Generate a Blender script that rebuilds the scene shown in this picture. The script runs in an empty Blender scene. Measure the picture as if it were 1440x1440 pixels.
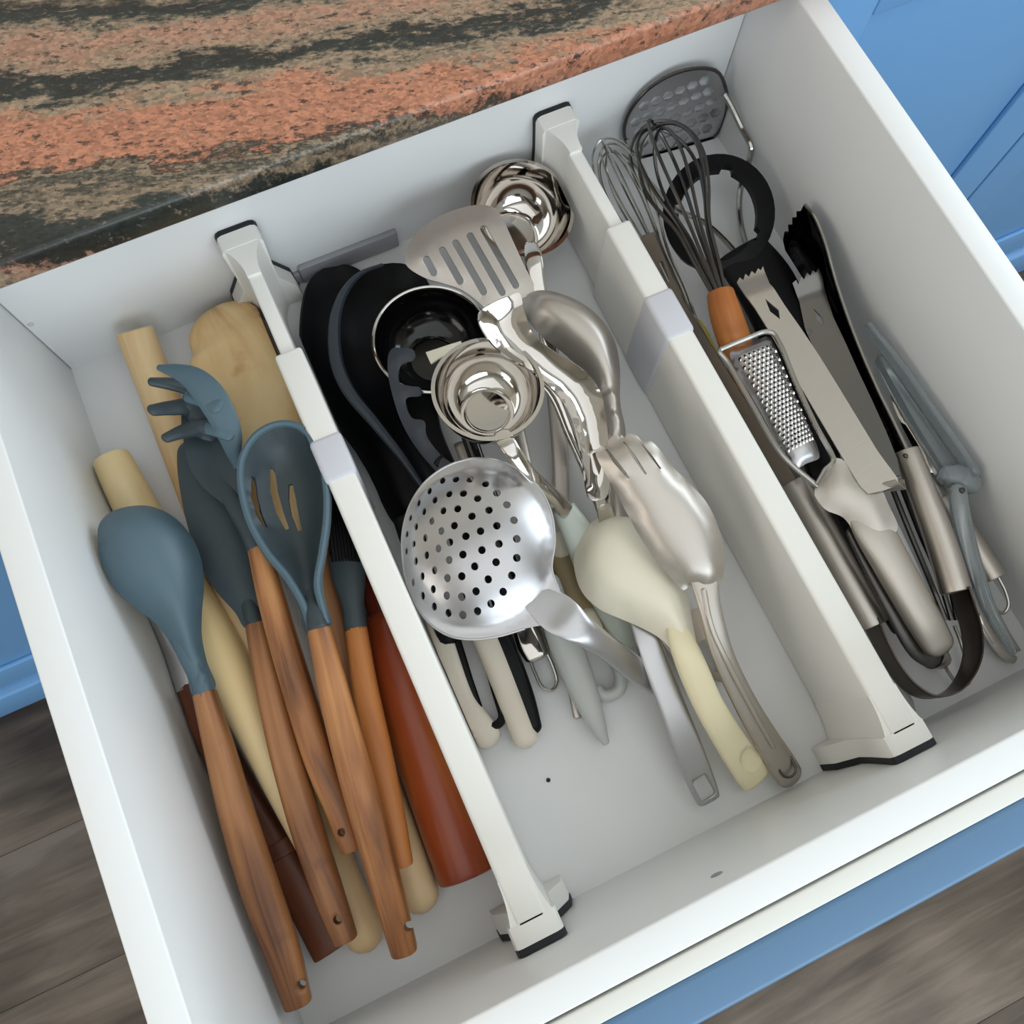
import bpy, bmesh, math, random
import numpy as np
from mathutils import Vector, Matrix
from mathutils.geometry import delaunay_2d_cdt

SC = bpy.context.scene
COL = SC.collection
random.seed(7)

# ---------------------------------------------------------------- camera, light, exposure
# metres; origin = back left inside corner of the drawer floor, x right, y to the back, z up
CAM = Vector((0.16008, -0.35791, 0.55))
ROT = Matrix(((0.9072853, 0.39923312, -0.1320844), (-0.42004536, 0.87525424, -0.23977472), (0.01988142, 0.27302552, 0.96180133)))
FPX = 1200.13
cam_d = bpy.data.cameras.new('camera')
cam = bpy.data.objects.new('camera', cam_d)
COL.objects.link(cam)
cam.matrix_world = Matrix.Translation(CAM) @ ROT.to_4x4()
cam_d.sensor_width = 36.0
cam_d.lens = 36.0 * FPX / 1440.0
cam_d.clip_start = 0.01
SC.camera = cam
SC.view_settings.view_transform = 'Standard'
SC.view_settings.look = 'None'
SC.view_settings.gamma = 1.0
SC.view_settings.use_curve_mapping = False
SC.view_settings.exposure = 0.17
SC.cycles.use_denoising = True
SC.cycles.max_bounces = 8

world = bpy.data.worlds.new('world')
world.use_nodes = True
world.node_tree.nodes['Background'].inputs[0].default_value = (0.80, 0.88, 1.0, 1)
world.node_tree.nodes['Background'].inputs[1].default_value = 0.6
SC.world = world

def area(name, loc, target, sx, sy, power, color):
    l = bpy.data.lights.new(name, 'AREA')
    l.shape = 'RECTANGLE'; l.size = sx; l.size_y = sy; l.energy = power; l.color = color
    o = bpy.data.objects.new(name, l); COL.objects.link(o)
    o.location = loc
    o.rotation_euler = (Vector(target) - Vector(loc)).to_track_quat('-Z', 'Y').to_euler()
    return o
area('window_light_front', (0.5, -2.3, 0.95), (0.2, -0.2, 0.1), 2.2, 1.5, 35, (0.80, 0.91, 1.0))
area('window_light_right', (2.4, 0.0, 0.85), (0.2, -0.2, 0.1), 1.2, 1.3, 22, (0.78, 0.90, 1.0))
area('window_light_left', (-2.2, -0.6, 1.00), (0.2, -0.25, 0.0), 1.3, 1.2, 10, (1.0, 0.95, 0.88))
area('overhead_fill_light', (0.25, -0.75, 1.83), (0.25, -0.7, 0.0), 2.4, 1.8, 9, (0.95, 0.98, 1.0))  # added fill from above that brightens the drawer interior; no known ceiling lamp

# ---------------------------------------------------------------- measures of the drawer
W, D, H, HF, T = 0.5058, 0.4527, 0.1455, 0.1387, 0.0169
XD1, XD2, HD = 0.1439, 0.3649, 0.0825

def ray(x, y):
    return ROT @ Vector(((x - 720) / FPX, -(y - 720) / FPX, -1.0))
def atz(x, y, z):
    d = ray(x, y); return CAM + d * ((z - CAM.z) / d.z)
def aty(x, y, Y):
    d = ray(x, y); return CAM + d * ((Y - CAM.y) / d.y)
def atx(x, y, X):
    d = ray(x, y); return CAM + d * ((X - CAM.x) / d.x)
def P(x, y, z, m=0.004):
    """a point in the drawer: on the height z, or leaning on the wall it would otherwise pass"""
    p = atz(x, y, z)
    if p.x > W - m: p = atx(x, y, W - m)
    if p.x < m: p = atx(x, y, m)
    if p.y > -m: p = aty(x, y, -m)
    return p
def depth(p):
    return -(ROT.transposed() @ (p - CAM)).z
def S(p):
    return depth(p) / FPX
def topx(p):
    c = ROT.transposed() @ (p - CAM)
    return (720 + FPX * c.x / -c.z, 720 - FPX * c.y / -c.z)

# ---------------------------------------------------------------- materials
def srgb(c):
    return tuple(((v / 255) / 12.92 if v / 255 <= .04045 else ((v / 255 + .055) / 1.055) ** 2.4) for v in c) + (1,)
def base_mat(name):
    m = bpy.data.materials.new(name); m.use_nodes = True
    nt = m.node_tree; b = nt.nodes['Principled BSDF']
    return m, nt, b
def simple(name, rgb, rough=.5, metal=0., bump=0., bscale=300, var=.0, vscale=20, spec=.5, coat=0., trans=0., stretch=None):
    m, nt, b = base_mat(name)
    b.inputs['Base Color'].default_value = srgb(rgb)
    b.inputs['Roughness'].default_value = rough
    b.inputs['Metallic'].default_value = metal
    b.inputs['Specular IOR Level'].default_value = spec
    b.inputs['Coat Weight'].default_value = coat
    b.inputs['Transmission Weight'].default_value = trans
    tc = nt.nodes.new('ShaderNodeTexCoord')
    src = tc.outputs['Object']
    if stretch:
        mp = nt.nodes.new('ShaderNodeMapping'); mp.inputs['Scale'].default_value = stretch
        nt.links.new(tc.outputs['UV'], mp.inputs[0]); src = mp.outputs[0]
    if var > 0:
        n = nt.nodes.new('ShaderNodeTexNoise'); n.inputs['Scale'].default_value = vscale; n.inputs['Detail'].default_value = 4
        nt.links.new(src, n.inputs['Vector'])
        mr = nt.nodes.new('ShaderNodeMapRange'); mr.inputs['To Min'].default_value = 1 - var; mr.inputs['To Max'].default_value = 1 + var
        nt.links.new(n.outputs[0], mr.inputs[0])
        mx = nt.nodes.new('ShaderNodeVectorMath'); mx.operation = 'SCALE'
        mx.inputs[0].default_value = srgb(rgb)[:3]
        nt.links.new(mr.outputs[0], mx.inputs['Scale']); nt.links.new(mx.outputs[0], b.inputs['Base Color'])
        mr2 = nt.nodes.new('ShaderNodeMapRange'); mr2.inputs['To Min'].default_value = max(0, rough * .75); mr2.inputs['To Max'].default_value = rough * 1.25
        nt.links.new(n.outputs[0], mr2.inputs[0]); nt.links.new(mr2.outputs[0], b.inputs['Roughness'])
    if bump > 0:
        n2 = nt.nodes.new('ShaderNodeTexNoise'); n2.inputs['Scale'].default_value = bscale; n2.inputs['Detail'].default_value = 3
        nt.links.new(src, n2.inputs['Vector'])
        bp = nt.nodes.new('ShaderNodeBump'); bp.inputs['Strength'].default_value = bump; bp.inputs['Distance'].default_value = .0005
        nt.links.new(n2.outputs[0], bp.inputs['Height']); nt.links.new(bp.outputs[0], b.inputs['Normal'])
    return m
def wood(name, stops, rough=.45, across=90., along=7., knots=.0, seed=0.):
    """grain that runs along the u axis of the UV map (metres)"""
    m, nt, b = base_mat(name)
    N, L = nt.nodes, nt.links
    tc = N.new('ShaderNodeTexCoord'); oi = N.new('ShaderNodeObjectInfo')
    mp = N.new('ShaderNodeMapping'); mp.inputs['Scale'].default_value = (along, across, 1)
    L.new(tc.outputs['UV'], mp.inputs[0])
    ad = N.new('ShaderNodeVectorMath'); ad.operation = 'ADD'
    mu = N.new('ShaderNodeMath'); mu.operation = 'MULTIPLY'; mu.inputs[1].default_value = 50.
    L.new(oi.outputs['Random'], mu.inputs[0]); cb = N.new('ShaderNodeCombineXYZ')
    L.new(mu.outputs[0], cb.inputs[0]); L.new(mu.outputs[0], cb.inputs[2]); cb.inputs[1].default_value = seed
    L.new(mp.outputs[0], ad.inputs[0]); L.new(cb.outputs[0], ad.inputs[1])
    n = N.new('ShaderNodeTexNoise'); n.inputs['Scale'].default_value = 1.; n.inputs['Detail'].default_value = 5; n.inputs['Roughness'].default_value = .6; n.inputs['Distortion'].default_value = .6
    L.new(ad.outputs[0], n.inputs['Vector'])
    mp2 = N.new('ShaderNodeMapping'); mp2.inputs['Scale'].default_value = (1.6, .22, 1)
    L.new(ad.outputs[0], mp2.inputs[0])
    n2 = N.new('ShaderNodeTexNoise'); n2.inputs['Scale'].default_value = 1.; n2.inputs['Detail'].default_value = 2
    L.new(mp2.outputs[0], n2.inputs['Vector'])
    mx = N.new('ShaderNodeMix'); mx.data_type = 'FLOAT'; mx.inputs[0].default_value = .5
    L.new(n.outputs[0], mx.inputs[2]); L.new(n2.outputs[0], mx.inputs[3])
    cr = N.new('ShaderNodeValToRGB')
    e = cr.color_ramp.elements
    for i, (p, c) in enumerate(stops):
        q = e[i] if i < 2 else e.new(p)
        q.position = .5 + (p - .52) * .62; q.color = srgb(c)
    L.new(mx.outputs[0], cr.inputs[0])
    out = cr.outputs[0]
    if knots > 0:
        v = N.new('ShaderNodeTexNoise'); v.inputs['Scale'].default_value = 38.; v.inputs['Detail'].default_value = 3
        L.new(tc.outputs['UV'], v.inputs['Vector'])
        r2 = N.new('ShaderNodeValToRGB'); r2.color_ramp.elements[0].position = .60; r2.color_ramp.elements[1].position = .72
        r2.color_ramp.elements[0].color = (0, 0, 0, 1); r2.color_ramp.elements[1].color = (knots,) * 3 + (1,)
        L.new(v.outputs[0], r2.inputs[0])
        m2 = N.new('ShaderNodeMix'); m2.data_type = 'RGBA'
        L.new(r2.outputs[0], m2.inputs[0]); L.new(out, m2.inputs[6]); m2.inputs[7].default_value = srgb(stops[0][1])
        out = m2.outputs[2]
    L.new(out, b.inputs['Base Color'])
    b.inputs['Roughness'].default_value = rough
    bp = N.new('ShaderNodeBump'); bp.inputs['Strength'].default_value = .12; bp.inputs['Distance'].default_value = .0006
    L.new(n.outputs[0], bp.inputs['Height']); L.new(bp.outputs[0], b.inputs['Normal'])
    return m

M = {}
M['melamine'] = simple('white_melamine', (234, 235, 235), .38, bump=.03, bscale=900)
M['melamine_floor'] = simple('white_drawer_bottom', (228, 228, 228), .42, bump=.03, bscale=900)
M['edge_tape'] = simple('white_edge_tape', (228, 228, 222), .4)
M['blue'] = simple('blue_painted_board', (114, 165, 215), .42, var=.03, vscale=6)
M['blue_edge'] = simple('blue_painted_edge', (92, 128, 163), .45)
M['div_white'] = simple('white_divider_plastic', (238, 236, 230), .38)
M['div_grey'] = simple('pale_grey_divider_plastic', (205, 205, 212), .4)
M['rubber'] = simple('black_rubber', (16, 18, 24), .6)
M['bracket'] = simple('grey_plastic', (150, 151, 156), .45)
M['silicone'] = simple('slate_blue_silicone', (78, 100, 111), .46, bump=.05, bscale=700)
M['silicone_dark'] = simple('slate_dark_silicone', (56, 67, 72), .5, bump=.05, bscale=700)
M['nylon'] = simple('black_nylon', (5, 5, 8), .45, spec=.22)
M['nylon_gloss'] = simple('glossy_black_enamel', (9, 9, 10), .12)
M['cream'] = simple('cream_plastic', (240, 233, 213), .33)
M['cream_old'] = simple('aged_cream_plastic', (238, 227, 192), .38, var=.05, vscale=30)
M['beige'] = simple('beige_plastic', (222, 211, 194), .45)
M['tan'] = simple('tan_plastic', (170, 150, 112), .35)
M['greygreen'] = simple('pale_grey_green_plastic', (196, 203, 192), .35)
M['palegrey'] = simple('pale_grey_plastic', (190, 192, 188), .3)
M['steel_pol'] = simple('polished_steel', (205, 200, 194), .07, 1., var=.03, vscale=12)
M['steel_mat'] = simple('brushed_steel', (196, 189, 181), .42, 1., bump=.12, bscale=1., var=.04, vscale=2., stretch=(30, 900, 1))
M['steel_sat'] = simple('satin_steel', (192, 191, 193), .33, 1., var=.05, vscale=25)
M['steel_wire'] = simple('steel_wire', (176, 173, 168), .2, 1.)
M['steel_dark'] = simple('dark_steel_wire', (92, 90, 88), .3, 1.)
M['steel_reflect'] = simple('channel_reflection_steel', (40, 40, 42), .12, 1.)  # dark reflection inside the serving tongs arm, put into the steel colour
M['arm_steel'] = simple('dull_bronze_steel', (150, 138, 126), .36, 1., var=.04, vscale=12)
M['arm_dark'] = simple('dark_reflection_steel', (120, 118, 116), .2, 1.)  # steel darkened in colour to stand for what the second ice tongs arm reflects
M['band'] = simple('dark_spring_steel', (88, 80, 74), .3, 1.)
M['hole'] = simple('dark_hole_lining', (40, 24, 16), .8)
M['yellow'] = simple('yellow_plastic', (222, 200, 90), .45)
M['clear'] = simple('clear_plastic', (205, 214, 218), .12, trans=.75)
M['white_stick'] = simple('white_plastic', (222, 222, 222), .4)
M['wood_acacia'] = wood('acacia_wood', [(.30, (104, 64, 38)), (.46, (158, 102, 60)), (.60, (184, 126, 76)), (.75, (198, 142, 90))], across=110, along=7)
M['wood_red'] = wood('reddish_acacia_wood', [(.30, (86, 50, 30)), (.46, (134, 86, 52)), (.60, (160, 108, 66)), (.75, (176, 124, 80))], across=110, along=7, knots=.5)
M['wood_pale'] = wood('pale_wood', [(.30, (206, 168, 118)), (.46, (222, 190, 142)), (.62, (232, 204, 160)), (.8, (238, 214, 174))], across=40, along=4, knots=.4)
M['wood_cream'] = wood('creamy_boxwood', [(.30, (226, 194, 138)), (.5, (238, 212, 160)), (.8, (246, 226, 182))], across=22, along=3, rough=.35)
M['wood_knotty'] = wood('knotty_pale_wood', [(.30, (190, 142, 90)), (.46, (224, 188, 134)), (.62, (236, 206, 154)), (.8, (240, 214, 168))], across=30, along=8, knots=.7)
M['wood_dark'] = wood('dark_brown_wood', [(.30, (70, 34, 20)), (.5, (112, 60, 36)), (.75, (142, 84, 52))], across=60, along=5)
M['wood_mahogany'] = wood('mahogany_wood', [(.34, (88, 26, 12)), (.46, (132, 50, 24)), (.56, (160, 74, 36)), (.68, (196, 120, 60))], across=16, along=2.2, rough=.3)
M['wood_orange'] = wood('orange_wood', [(.30, (168, 98, 44)), (.5, (192, 120, 60)), (.75, (204, 134, 74))], across=70, along=5)

# ---------------------------------------------------------------- mesh building
class Geo:
    def __init__(s): s.v = []; s.f = []; s.uv = []; s.smooth = []
    def add(s, vs, fs, uvs=None, smooth=True):
        o = len(s.v); s.v += [Vector(p) for p in vs]
        for i, f in enumerate(fs):
            s.f.append([o + k for k in f]); s.smooth.append(smooth)
            s.uv.append(uvs[i] if uvs else [(0, 0)] * len(f))
        return s
    def join(s, g):
        o = len(s.v); s.v += g.v
        for f, u, m in zip(g.f, g.uv, g.smooth): s.f.append([o + k for k in f]); s.uv.append(u); s.smooth.append(m)
        return s

def catmull(pts, sub, closed=False):
    a = [np.array(p, float) for p in pts]; n = len(a); out = []
    rng = n if closed else n - 1
    for i in range(rng):
        p1, p2 = a[i], a[(i + 1) % n]
        p0 = a[(i - 1) % n] if closed or i > 0 else 2 * p1 - p2
        p3 = a[(i + 2) % n] if closed or i + 2 < n else 2 * p2 - p1
        d = [max(np.linalg.norm(q[:3] - r[:3]), 1e-9) ** .5 for q, r in ((p1, p0), (p2, p1), (p3, p2))]
        for k in range(sub):
            t = k / sub
            m1 = (p2 - p1) + d[1] * ((p1 - p0) / d[0] - (p2 - p0) / (d[0] + d[1]))
            m2 = (p2 - p1) + d[1] * ((p3 - p2) / d[2] - (p3 - p1) / (d[1] + d[2]))
            if np.linalg.norm(p1[:3] - p0[:3]) < 1e-8: m1 = p2 - p1
            if np.linalg.norm(p3[:3] - p2[:3]) < 1e-8: m2 = p2 - p1
            t2, t3 = t * t, t * t * t
            out.append((2 * t3 - 3 * t2 + 1) * p1 + (t3 - 2 * t2 + t) * m1 + (-2 * t3 + 3 * t2) * p2 + (t3 - t2) * m2)
    if not closed: out.append(a[-1])
    return out

def rings_to_geo(rings, us, close_ends=True, closed=False):
    g = Geo(); n = len(rings[0]); vs = [p for r in rings for p in r]; fs = []; uvs = []
    per = [0]
    r0 = rings[len(rings) // 2]
    for j in range(n): per.append(per[-1] + (r0[(j + 1) % n] - r0[j]).length)
    R = len(rings)
    for i in range(R if closed else R - 1):
        a, b = i * n, ((i + 1) % R) * n
        ua, ub = us[i], us[i + 1] if i + 1 < len(us) else us[-1] + .01
        for j in range(n):
            k = (j + 1) % n
            fs.append((a + j, a + k, b + k, b + j))
            uvs.append(((ua, per[j]), (ua, per[j + 1]), (ub, per[j + 1]), (ub, per[j])))
    if close_ends and not closed:
        fs.append(tuple(reversed(range(n)))); uvs.append([(us[0] + .002 * math.sin(6.28 * j / n), .3 + r0[j].x) for j in range(n)])
        fs.append(tuple((R - 1) * n + j for j in range(n))); uvs.append([(us[-1], .3 + .02 * math.sin(6.28 * j / n)) for j in range(n)])
    return g.add(vs, fs, uvs)

def sweep(st, n=16, sub=6, ex=2.3, cap='round', roll=0., up=(0, 0, 1)):
    """st: world stations (x, y, z, width, thickness); superelliptic section; width lies level, thickness upward"""
    st = catmull(st, sub) if sub > 1 else [np.array(s, float) for s in st]
    pos = [Vector(s[:3]) for s in st]; w = [max(s[3], 2e-4) / 2 for s in st]; t = [max(s[4], 2e-4) / 2 for s in st]
    if isinstance(cap, str): cap = (cap, cap)
    def ends(kind, pos, w, t):
        d = (pos[0] - pos[1]).normalized(); r = min(w[0], t[0])
        if kind == 'round': al = [(math.cos(a), math.sin(a)) for a in (1.4, 1.15, .85, .5, .2)]; r = max(w[0], t[0]) * .8
        elif kind == 'soft': al = [(math.cos(a), math.sin(a)) for a in (1.35, .9, .45)]; r = r * .9
        else: al = [(.0, 1.), (.90, .98), (.97, .8)]; r = r * .15; al = [(.9, 1.), (.97, .7)]
        return [(pos[0] + d * r * s - d * r * (0), w[0] * c, t[0] * c) for c, s in al]
    a = ends(cap[0], pos, w, t); b = ends(cap[1], pos[::-1], w[::-1], t[::-1])[::-1]
    pos = [x[0] for x in a] + pos + [x[0] for x in b]
    w = [x[1] for x in a] + w + [x[1] for x in b]; t = [x[2] for x in a] + t + [x[2] for x in b]
    rings = []; us = [0]
    upv = Vector(up)
    for i, p in enumerate(pos):
        q0 = pos[max(i - 1, 0)]; q1 = pos[min(i + 1, len(pos) - 1)]
        T_ = (q1 - q0)
        T_ = T_.normalized() if T_.length > 1e-9 else Vector((0, -1, 0))
        side = T_.cross(upv)
        side = side.normalized() if side.length > 1e-6 else Vector((1, 0, 0))
        nn = side.cross(T_).normalized()
        ra = roll(i / len(pos)) if callable(roll) else roll
        s2 = side * math.cos(ra) + nn * math.sin(ra); n2 = nn * math.cos(ra) - side * math.sin(ra)
        ring = []
        for j in range(n):
            th = 2 * math.pi * (j + .5) / n; c, s_ = math.cos(th), math.sin(th)
            ring.append(p + s2 * (w[i] * math.copysign(abs(c) ** (2 / ex), c)) + n2 * (t[i] * math.copysign(abs(s_) ** (2 / ex), s_)))
        rings.append(ring)
        if i: us.append(us[-1] + (pos[i] - pos[i - 1]).length)
    return rings_to_geo(rings, us)

def loft(px, **k):
    """px: (x, y, z, width in px of the photograph, thickness m; None = as thick as wide)"""
    st = []
    for x, y, z, w, t in px:
        p = atz(x, y, z); ww = w * S(p); p = P(x, y, z, max(.003, ww / 2 + .0008))
        st.append((p.x, p.y, p.z, ww, ww if t is None else t))
    return sweep(st, **k)

def tube(pts, r, n=8, closed=False, sub=8):
    pts = catmull([tuple(p) for p in pts], sub, closed)
    pts = [Vector(p[:3]) for p in pts]; R = len(pts); rings = []; us = [0]
    nrm = None
    for i, p in enumerate(pts):
        T_ = (pts[(i + 1) % R] - pts[i - 1]) if closed else (pts[min(i + 1, R - 1)] - pts[max(i - 1, 0)])
        T_ = T_.normalized() if T_.length > 1e-9 else Vector((1, 0, 0))
        if nrm is None: nrm = T_.orthogonal().normalized()
        nrm = (nrm - T_ * nrm.dot(T_)).normalized(); b = T_.cross(nrm)
        rr = r(i / R) if callable(r) else r
        rings.append([p + (nrm * math.cos(2 * math.pi * j / n) + b * math.sin(2 * math.pi * j / n)) * rr for j in range(n)])
        if i: us.append(us[-1] + (pts[i] - pts[i - 1]).length)
    if closed: us.append(us[-1] + (pts[0] - pts[-1]).length)
    return rings_to_geo(rings, us, closed=closed)
def wire(px, r, **k):
    return tube([P(*q) for q in px], r, **k)

def lathe(c, axis, prof, n=48, xdir=None):
    """prof: (radius, height along axis)"""
    axis = Vector(axis).normalized(); x = Vector(xdir) if xdir else axis.orthogonal()
    x = (x - axis * x.dot(axis)).normalized(); y = axis.cross(x); c = Vector(c)
    g = Geo(); vs = []; fs = []; uvs = []
    idx = []; L = 0; Ls = []
    for i, (r, h) in enumerate(prof):
        if i: L += math.hypot(r - prof[i - 1][0], h - prof[i - 1][1])
        Ls.append(L)
        if r < 1e-6: idx.append([len(vs)] * n); vs.append(c + axis * h)
        else:
            idx.append([len(vs) + j for j in range(n)])
            vs += [c + axis * h + (x * math.cos(2 * math.pi * j / n) + y * math.sin(2 * math.pi * j / n)) * r for j in range(n)]
    for i in range(len(prof) - 1):
        for j in range(n):
            k = (j + 1) % n
            f = [idx[i][j], idx[i][k], idx[i + 1][k], idx[i + 1][j]]
            u = [(Ls[i], j / n * .1), (Ls[i], (j + 1) / n * .1), (Ls[i + 1], (j + 1) / n * .1), (Ls[i + 1], j / n * .1)]
            if f[0] == f[1]: f = f[1:]; u = u[1:]
            elif f[2] == f[3]: f = f[:3]; u = u[:3]
            fs.append(f); uvs.append(u)
    return g.add(vs, fs, uvs)

def inside(pts, poly):
    pts = np.asarray(pts); poly = np.asarray(poly); x, y = pts[:, 0], pts[:, 1]
    r = np.zeros(len(pts), bool); j = len(poly) - 1
    for i in range(len(poly)):
        xi, yi, xj, yj = poly[i][0], poly[i][1], poly[j][0], poly[j][1]
        c = ((yi > y) != (yj > y)) & (x < (xj - xi) * (y - yi) / (yj - yi + 1e-15) + xi)
        r ^= c; j = i
    return r
def edge_dist(pts, poly):
    pts = np.asarray(pts); poly = np.asarray(poly); d = np.full(len(pts), 1e9)
    for i in range(len(poly)):
        a = poly[i - 1]; b = poly[i]; ab = b - a
        t = np.clip(((pts - a) @ ab) / (ab @ ab + 1e-15), 0, 1)
        d = np.minimum(d, np.linalg.norm(pts - (a + t[:, None] * ab), axis=1))
    return d
def resample(poly, step):
    poly = np.asarray(poly, float); out = []
    for i in range(len(poly)):
        a, b = poly[i], poly[(i + 1) % len(poly)]; l = np.linalg.norm(b - a)
        if l < step * .25: continue
        k = max(1, int(round(l / step)))
        for q in range(k): out.append(a + (b - a) * q / k)
    return np.array(out)

def plate(outer, plane, holes=(), disp=None, th=.0012, cell=.004, sm=3, smooth_outline=5, along=None, up_side=True):
    """sheet with an outline given in px on a real plane (three anchors px,py,z), holes, and a relief along the plane normal.
    disp(px, py, e) -> metres; e = distance to the outline in metres"""
    a, b, c = [P(*q) for q in plane]
    nrm = (b - a).cross(c - a).normalized()
    if nrm.z < 0: nrm = -nrm
    if along is not None:
        u0, u1 = [atz(q[0], q[1], a.z) for q in along]; ux = (u1 - u0)
    else: ux = b - a
    ux = (ux - nrm * ux.dot(nrm)).normalized(); uy = nrm.cross(ux)
    def to2(x, y):
        d = ray(x, y); p = CAM + d * ((a - CAM).dot(nrm) / d.dot(nrm)); q = p - a
        return (q.dot(ux), q.dot(uy))
    def poly2(px, k):
        q = catmull([(x, y, 0) for x, y in px], k, True) if k > 1 else [(x, y) for x, y in px]
        return np.array([to2(v[0], v[1]) for v in q])
    O = resample(poly2(outer, smooth_outline), cell)
    Hs = [resample(poly2(h, 1), cell * .8) for h in holes]
    mn, mx = O.min(0), O.max(0); grid = []
    i = 0; y = mn[1]
    while y < mx[1]:
        x = mn[0] + (cell / 2 if i % 2 else 0)
        while x < mx[0]: grid.append((x, y)); x += cell
        y += cell * .866; i += 1
    grid = np.array(grid); keep = inside(grid, O); grid = grid[keep]
    grid = grid[edge_dist(grid, O) > cell * .55]
    for h in Hs:
        near = (np.abs(grid - h.mean(0)).max(1) < np.ptp(h, axis=0).max() + cell)
        kk = np.ones(len(grid), bool); sub_ = grid[near]
        if len(sub_): kk[np.where(near)[0]] = ~inside(sub_, h) & (edge_dist(sub_, h) > cell * .45)
        grid = grid[kk]
    vs = [Vector(p) for p in O]; es = [(k, (k + 1) % len(O)) for k in range(len(O))]
    for h in Hs:
        o = len(vs); vs += [Vector(p) for p in h]; es += [(o + k, o + (k + 1) % len(h)) for k in range(len(h))]
    vs += [Vector(p) for p in grid]
    V, E_, F_, *_ = delaunay_2d_cdt(vs, es, [], 0, 1e-7)
    V = np.array([tuple(v) for v in V]); F_ = np.array([f for f in F_ if len(f) == 3])
    cen = V[F_].mean(1); ok = inside(cen, O)
    for h in Hs: ok &= ~inside(cen, h)
    F_ = F_[ok]
    e = edge_dist(V, O); e[~inside(V, O)] = 0
    w3 = [a + ux * float(p[0]) + uy * float(p[1]) for p in V]
    hgt = np.zeros(len(V))
    if disp:
        for k, p in enumerate(w3):
            x, y = topx(p); hgt[k] = disp(x, y, float(e[k]))
        nb = [set() for _ in V]
        for f in F_:
            for q in range(3): nb[f[q]].update((f[(q + 1) % 3], f[(q + 2) % 3]))
        for _ in range(sm):
            h2 = hgt.copy()
            for k in range(len(V)):
                if nb[k] and e[k] > 1e-5: h2[k] = .4 * hgt[k] + .6 * np.mean(hgt[list(nb[k])])
            hgt = h2
    top = [p + nrm * float(h) for p, h in zip(w3, hgt)]
    # vertex normals
    VN = np.zeros((len(V), 3)); TP = np.array([tuple(p) for p in top])
    FN = np.cross(TP[F_[:, 1]] - TP[F_[:, 0]], TP[F_[:, 2]] - TP[F_[:, 0]])
    flip = (FN @ np.array(nrm)) < 0
    F_[flip] = F_[flip][:, ::-1]; FN[flip] *= -1
    for q in range(3): np.add.at(VN, F_[:, q], FN)
    VN /= np.linalg.norm(VN, axis=1, keepdims=True) + 1e-12
    bot = TP - VN * th
    n0 = len(V); g = Geo()
    ec = {}
    for f in F_:
        for q in range(3):
            ec.setdefault(tuple(sorted((int(f[q]), int(f[(q + 1) % 3])))), []).append((int(f[q]), int(f[(q + 1) % 3])))
    fs = []; 
    for f in F_: fs.append(tuple(int(q) for q in f)); fs.append(tuple(int(q) + n0 for q in f[::-1]))
    for k, l in ec.items():
        if len(l) == 1: p, q = l[0]; fs.append((q, p, p + n0, q + n0))
    allv = [Vector(p) for p in TP] + [Vector(p) for p in bot]
    uv2 = np.vstack([V, V])
    uvs = [[(float(uv2[k][0]), float(uv2[k][1])) for k in f] for f in fs]
    return g.add(allv, fs, uvs)

def dome(h, E=.03, flat=0.):
    def f(x, y, e):
        t = min(max((e - flat) / E, 0), 1); return h * (1 - (1 - t) ** 2)
    return f
def box(x0, x1, y0, y1, z0, z1, bev=.0):
    bm = bmesh.new(); bmesh.ops.create_cube(bm, size=1)
    for v in bm.verts: v.co = Vector(((x0 + x1) / 2 + v.co.x * (x1 - x0), (y0 + y1) / 2 + v.co.y * (y1 - y0), (z0 + z1) / 2 + v.co.z * (z1 - z0)))
    if bev > 0: bmesh.ops.bevel(bm, geom=bm.edges[:], offset=bev, segments=3, profile=.5, affect='EDGES')
    g = Geo(); bm.verts.index_update()
    vs = [v.co.copy() for v in bm.verts]; fs = [[v.index for v in f.verts] for f in bm.faces]
    uvs = [[(vs[k].x, vs[k].y) for k in f] for f in fs]
    bm.free(); return g.add(vs, fs, uvs)
def prism(poly, axis, a0, a1):
    """poly of 2D points extruded along axis 'x','y' or 'z'"""
    def mk(u, v, a): return {'x': (a, u, v), 'y': (u, a, v), 'z': (u, v, a)}[axis]
    n = len(poly); vs = [mk(u, v, a0) for u, v in poly] + [mk(u, v, a1) for u, v in poly]
    fs = [tuple(range(n)), tuple(n + k for k in reversed(range(n)))] + [(k, n + k, n + (k + 1) % n, (k + 1) % n) for k in range(n)]
    return Geo().add(vs, fs, None)

def link(name, g, mat, parent=None, origin=None, sharp=38):
    me = bpy.data.meshes.new(name)
    o_ = Vector(origin) if origin is not None else Vector((0, 0, 0))
    me.from_pydata([tuple(p - o_) for p in g.v], [], g.f)
    uvl = me.uv_layers.new(name='uv'); k = 0
    flat = [c for u in g.uv for q in u for c in q]
    uvl.data.foreach_set('uv', flat)
    me.polygons.foreach_set('use_smooth', [True] * len(me.polygons))
    bm = bmesh.new(); bm.from_mesh(me); bmesh.ops.recalc_face_normals(bm, faces=bm.faces[:]); bm.to_mesh(me); bm.free()
    me.set_sharp_from_angle(angle=math.radians(sharp))
    me.materials.append(mat if not isinstance(mat, str) else M[mat])
    o = bpy.data.objects.new(name, me); COL.objects.link(o)
    if parent is not None: o.parent = parent
    elif origin is not None: o.location = o_
    return o

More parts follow.
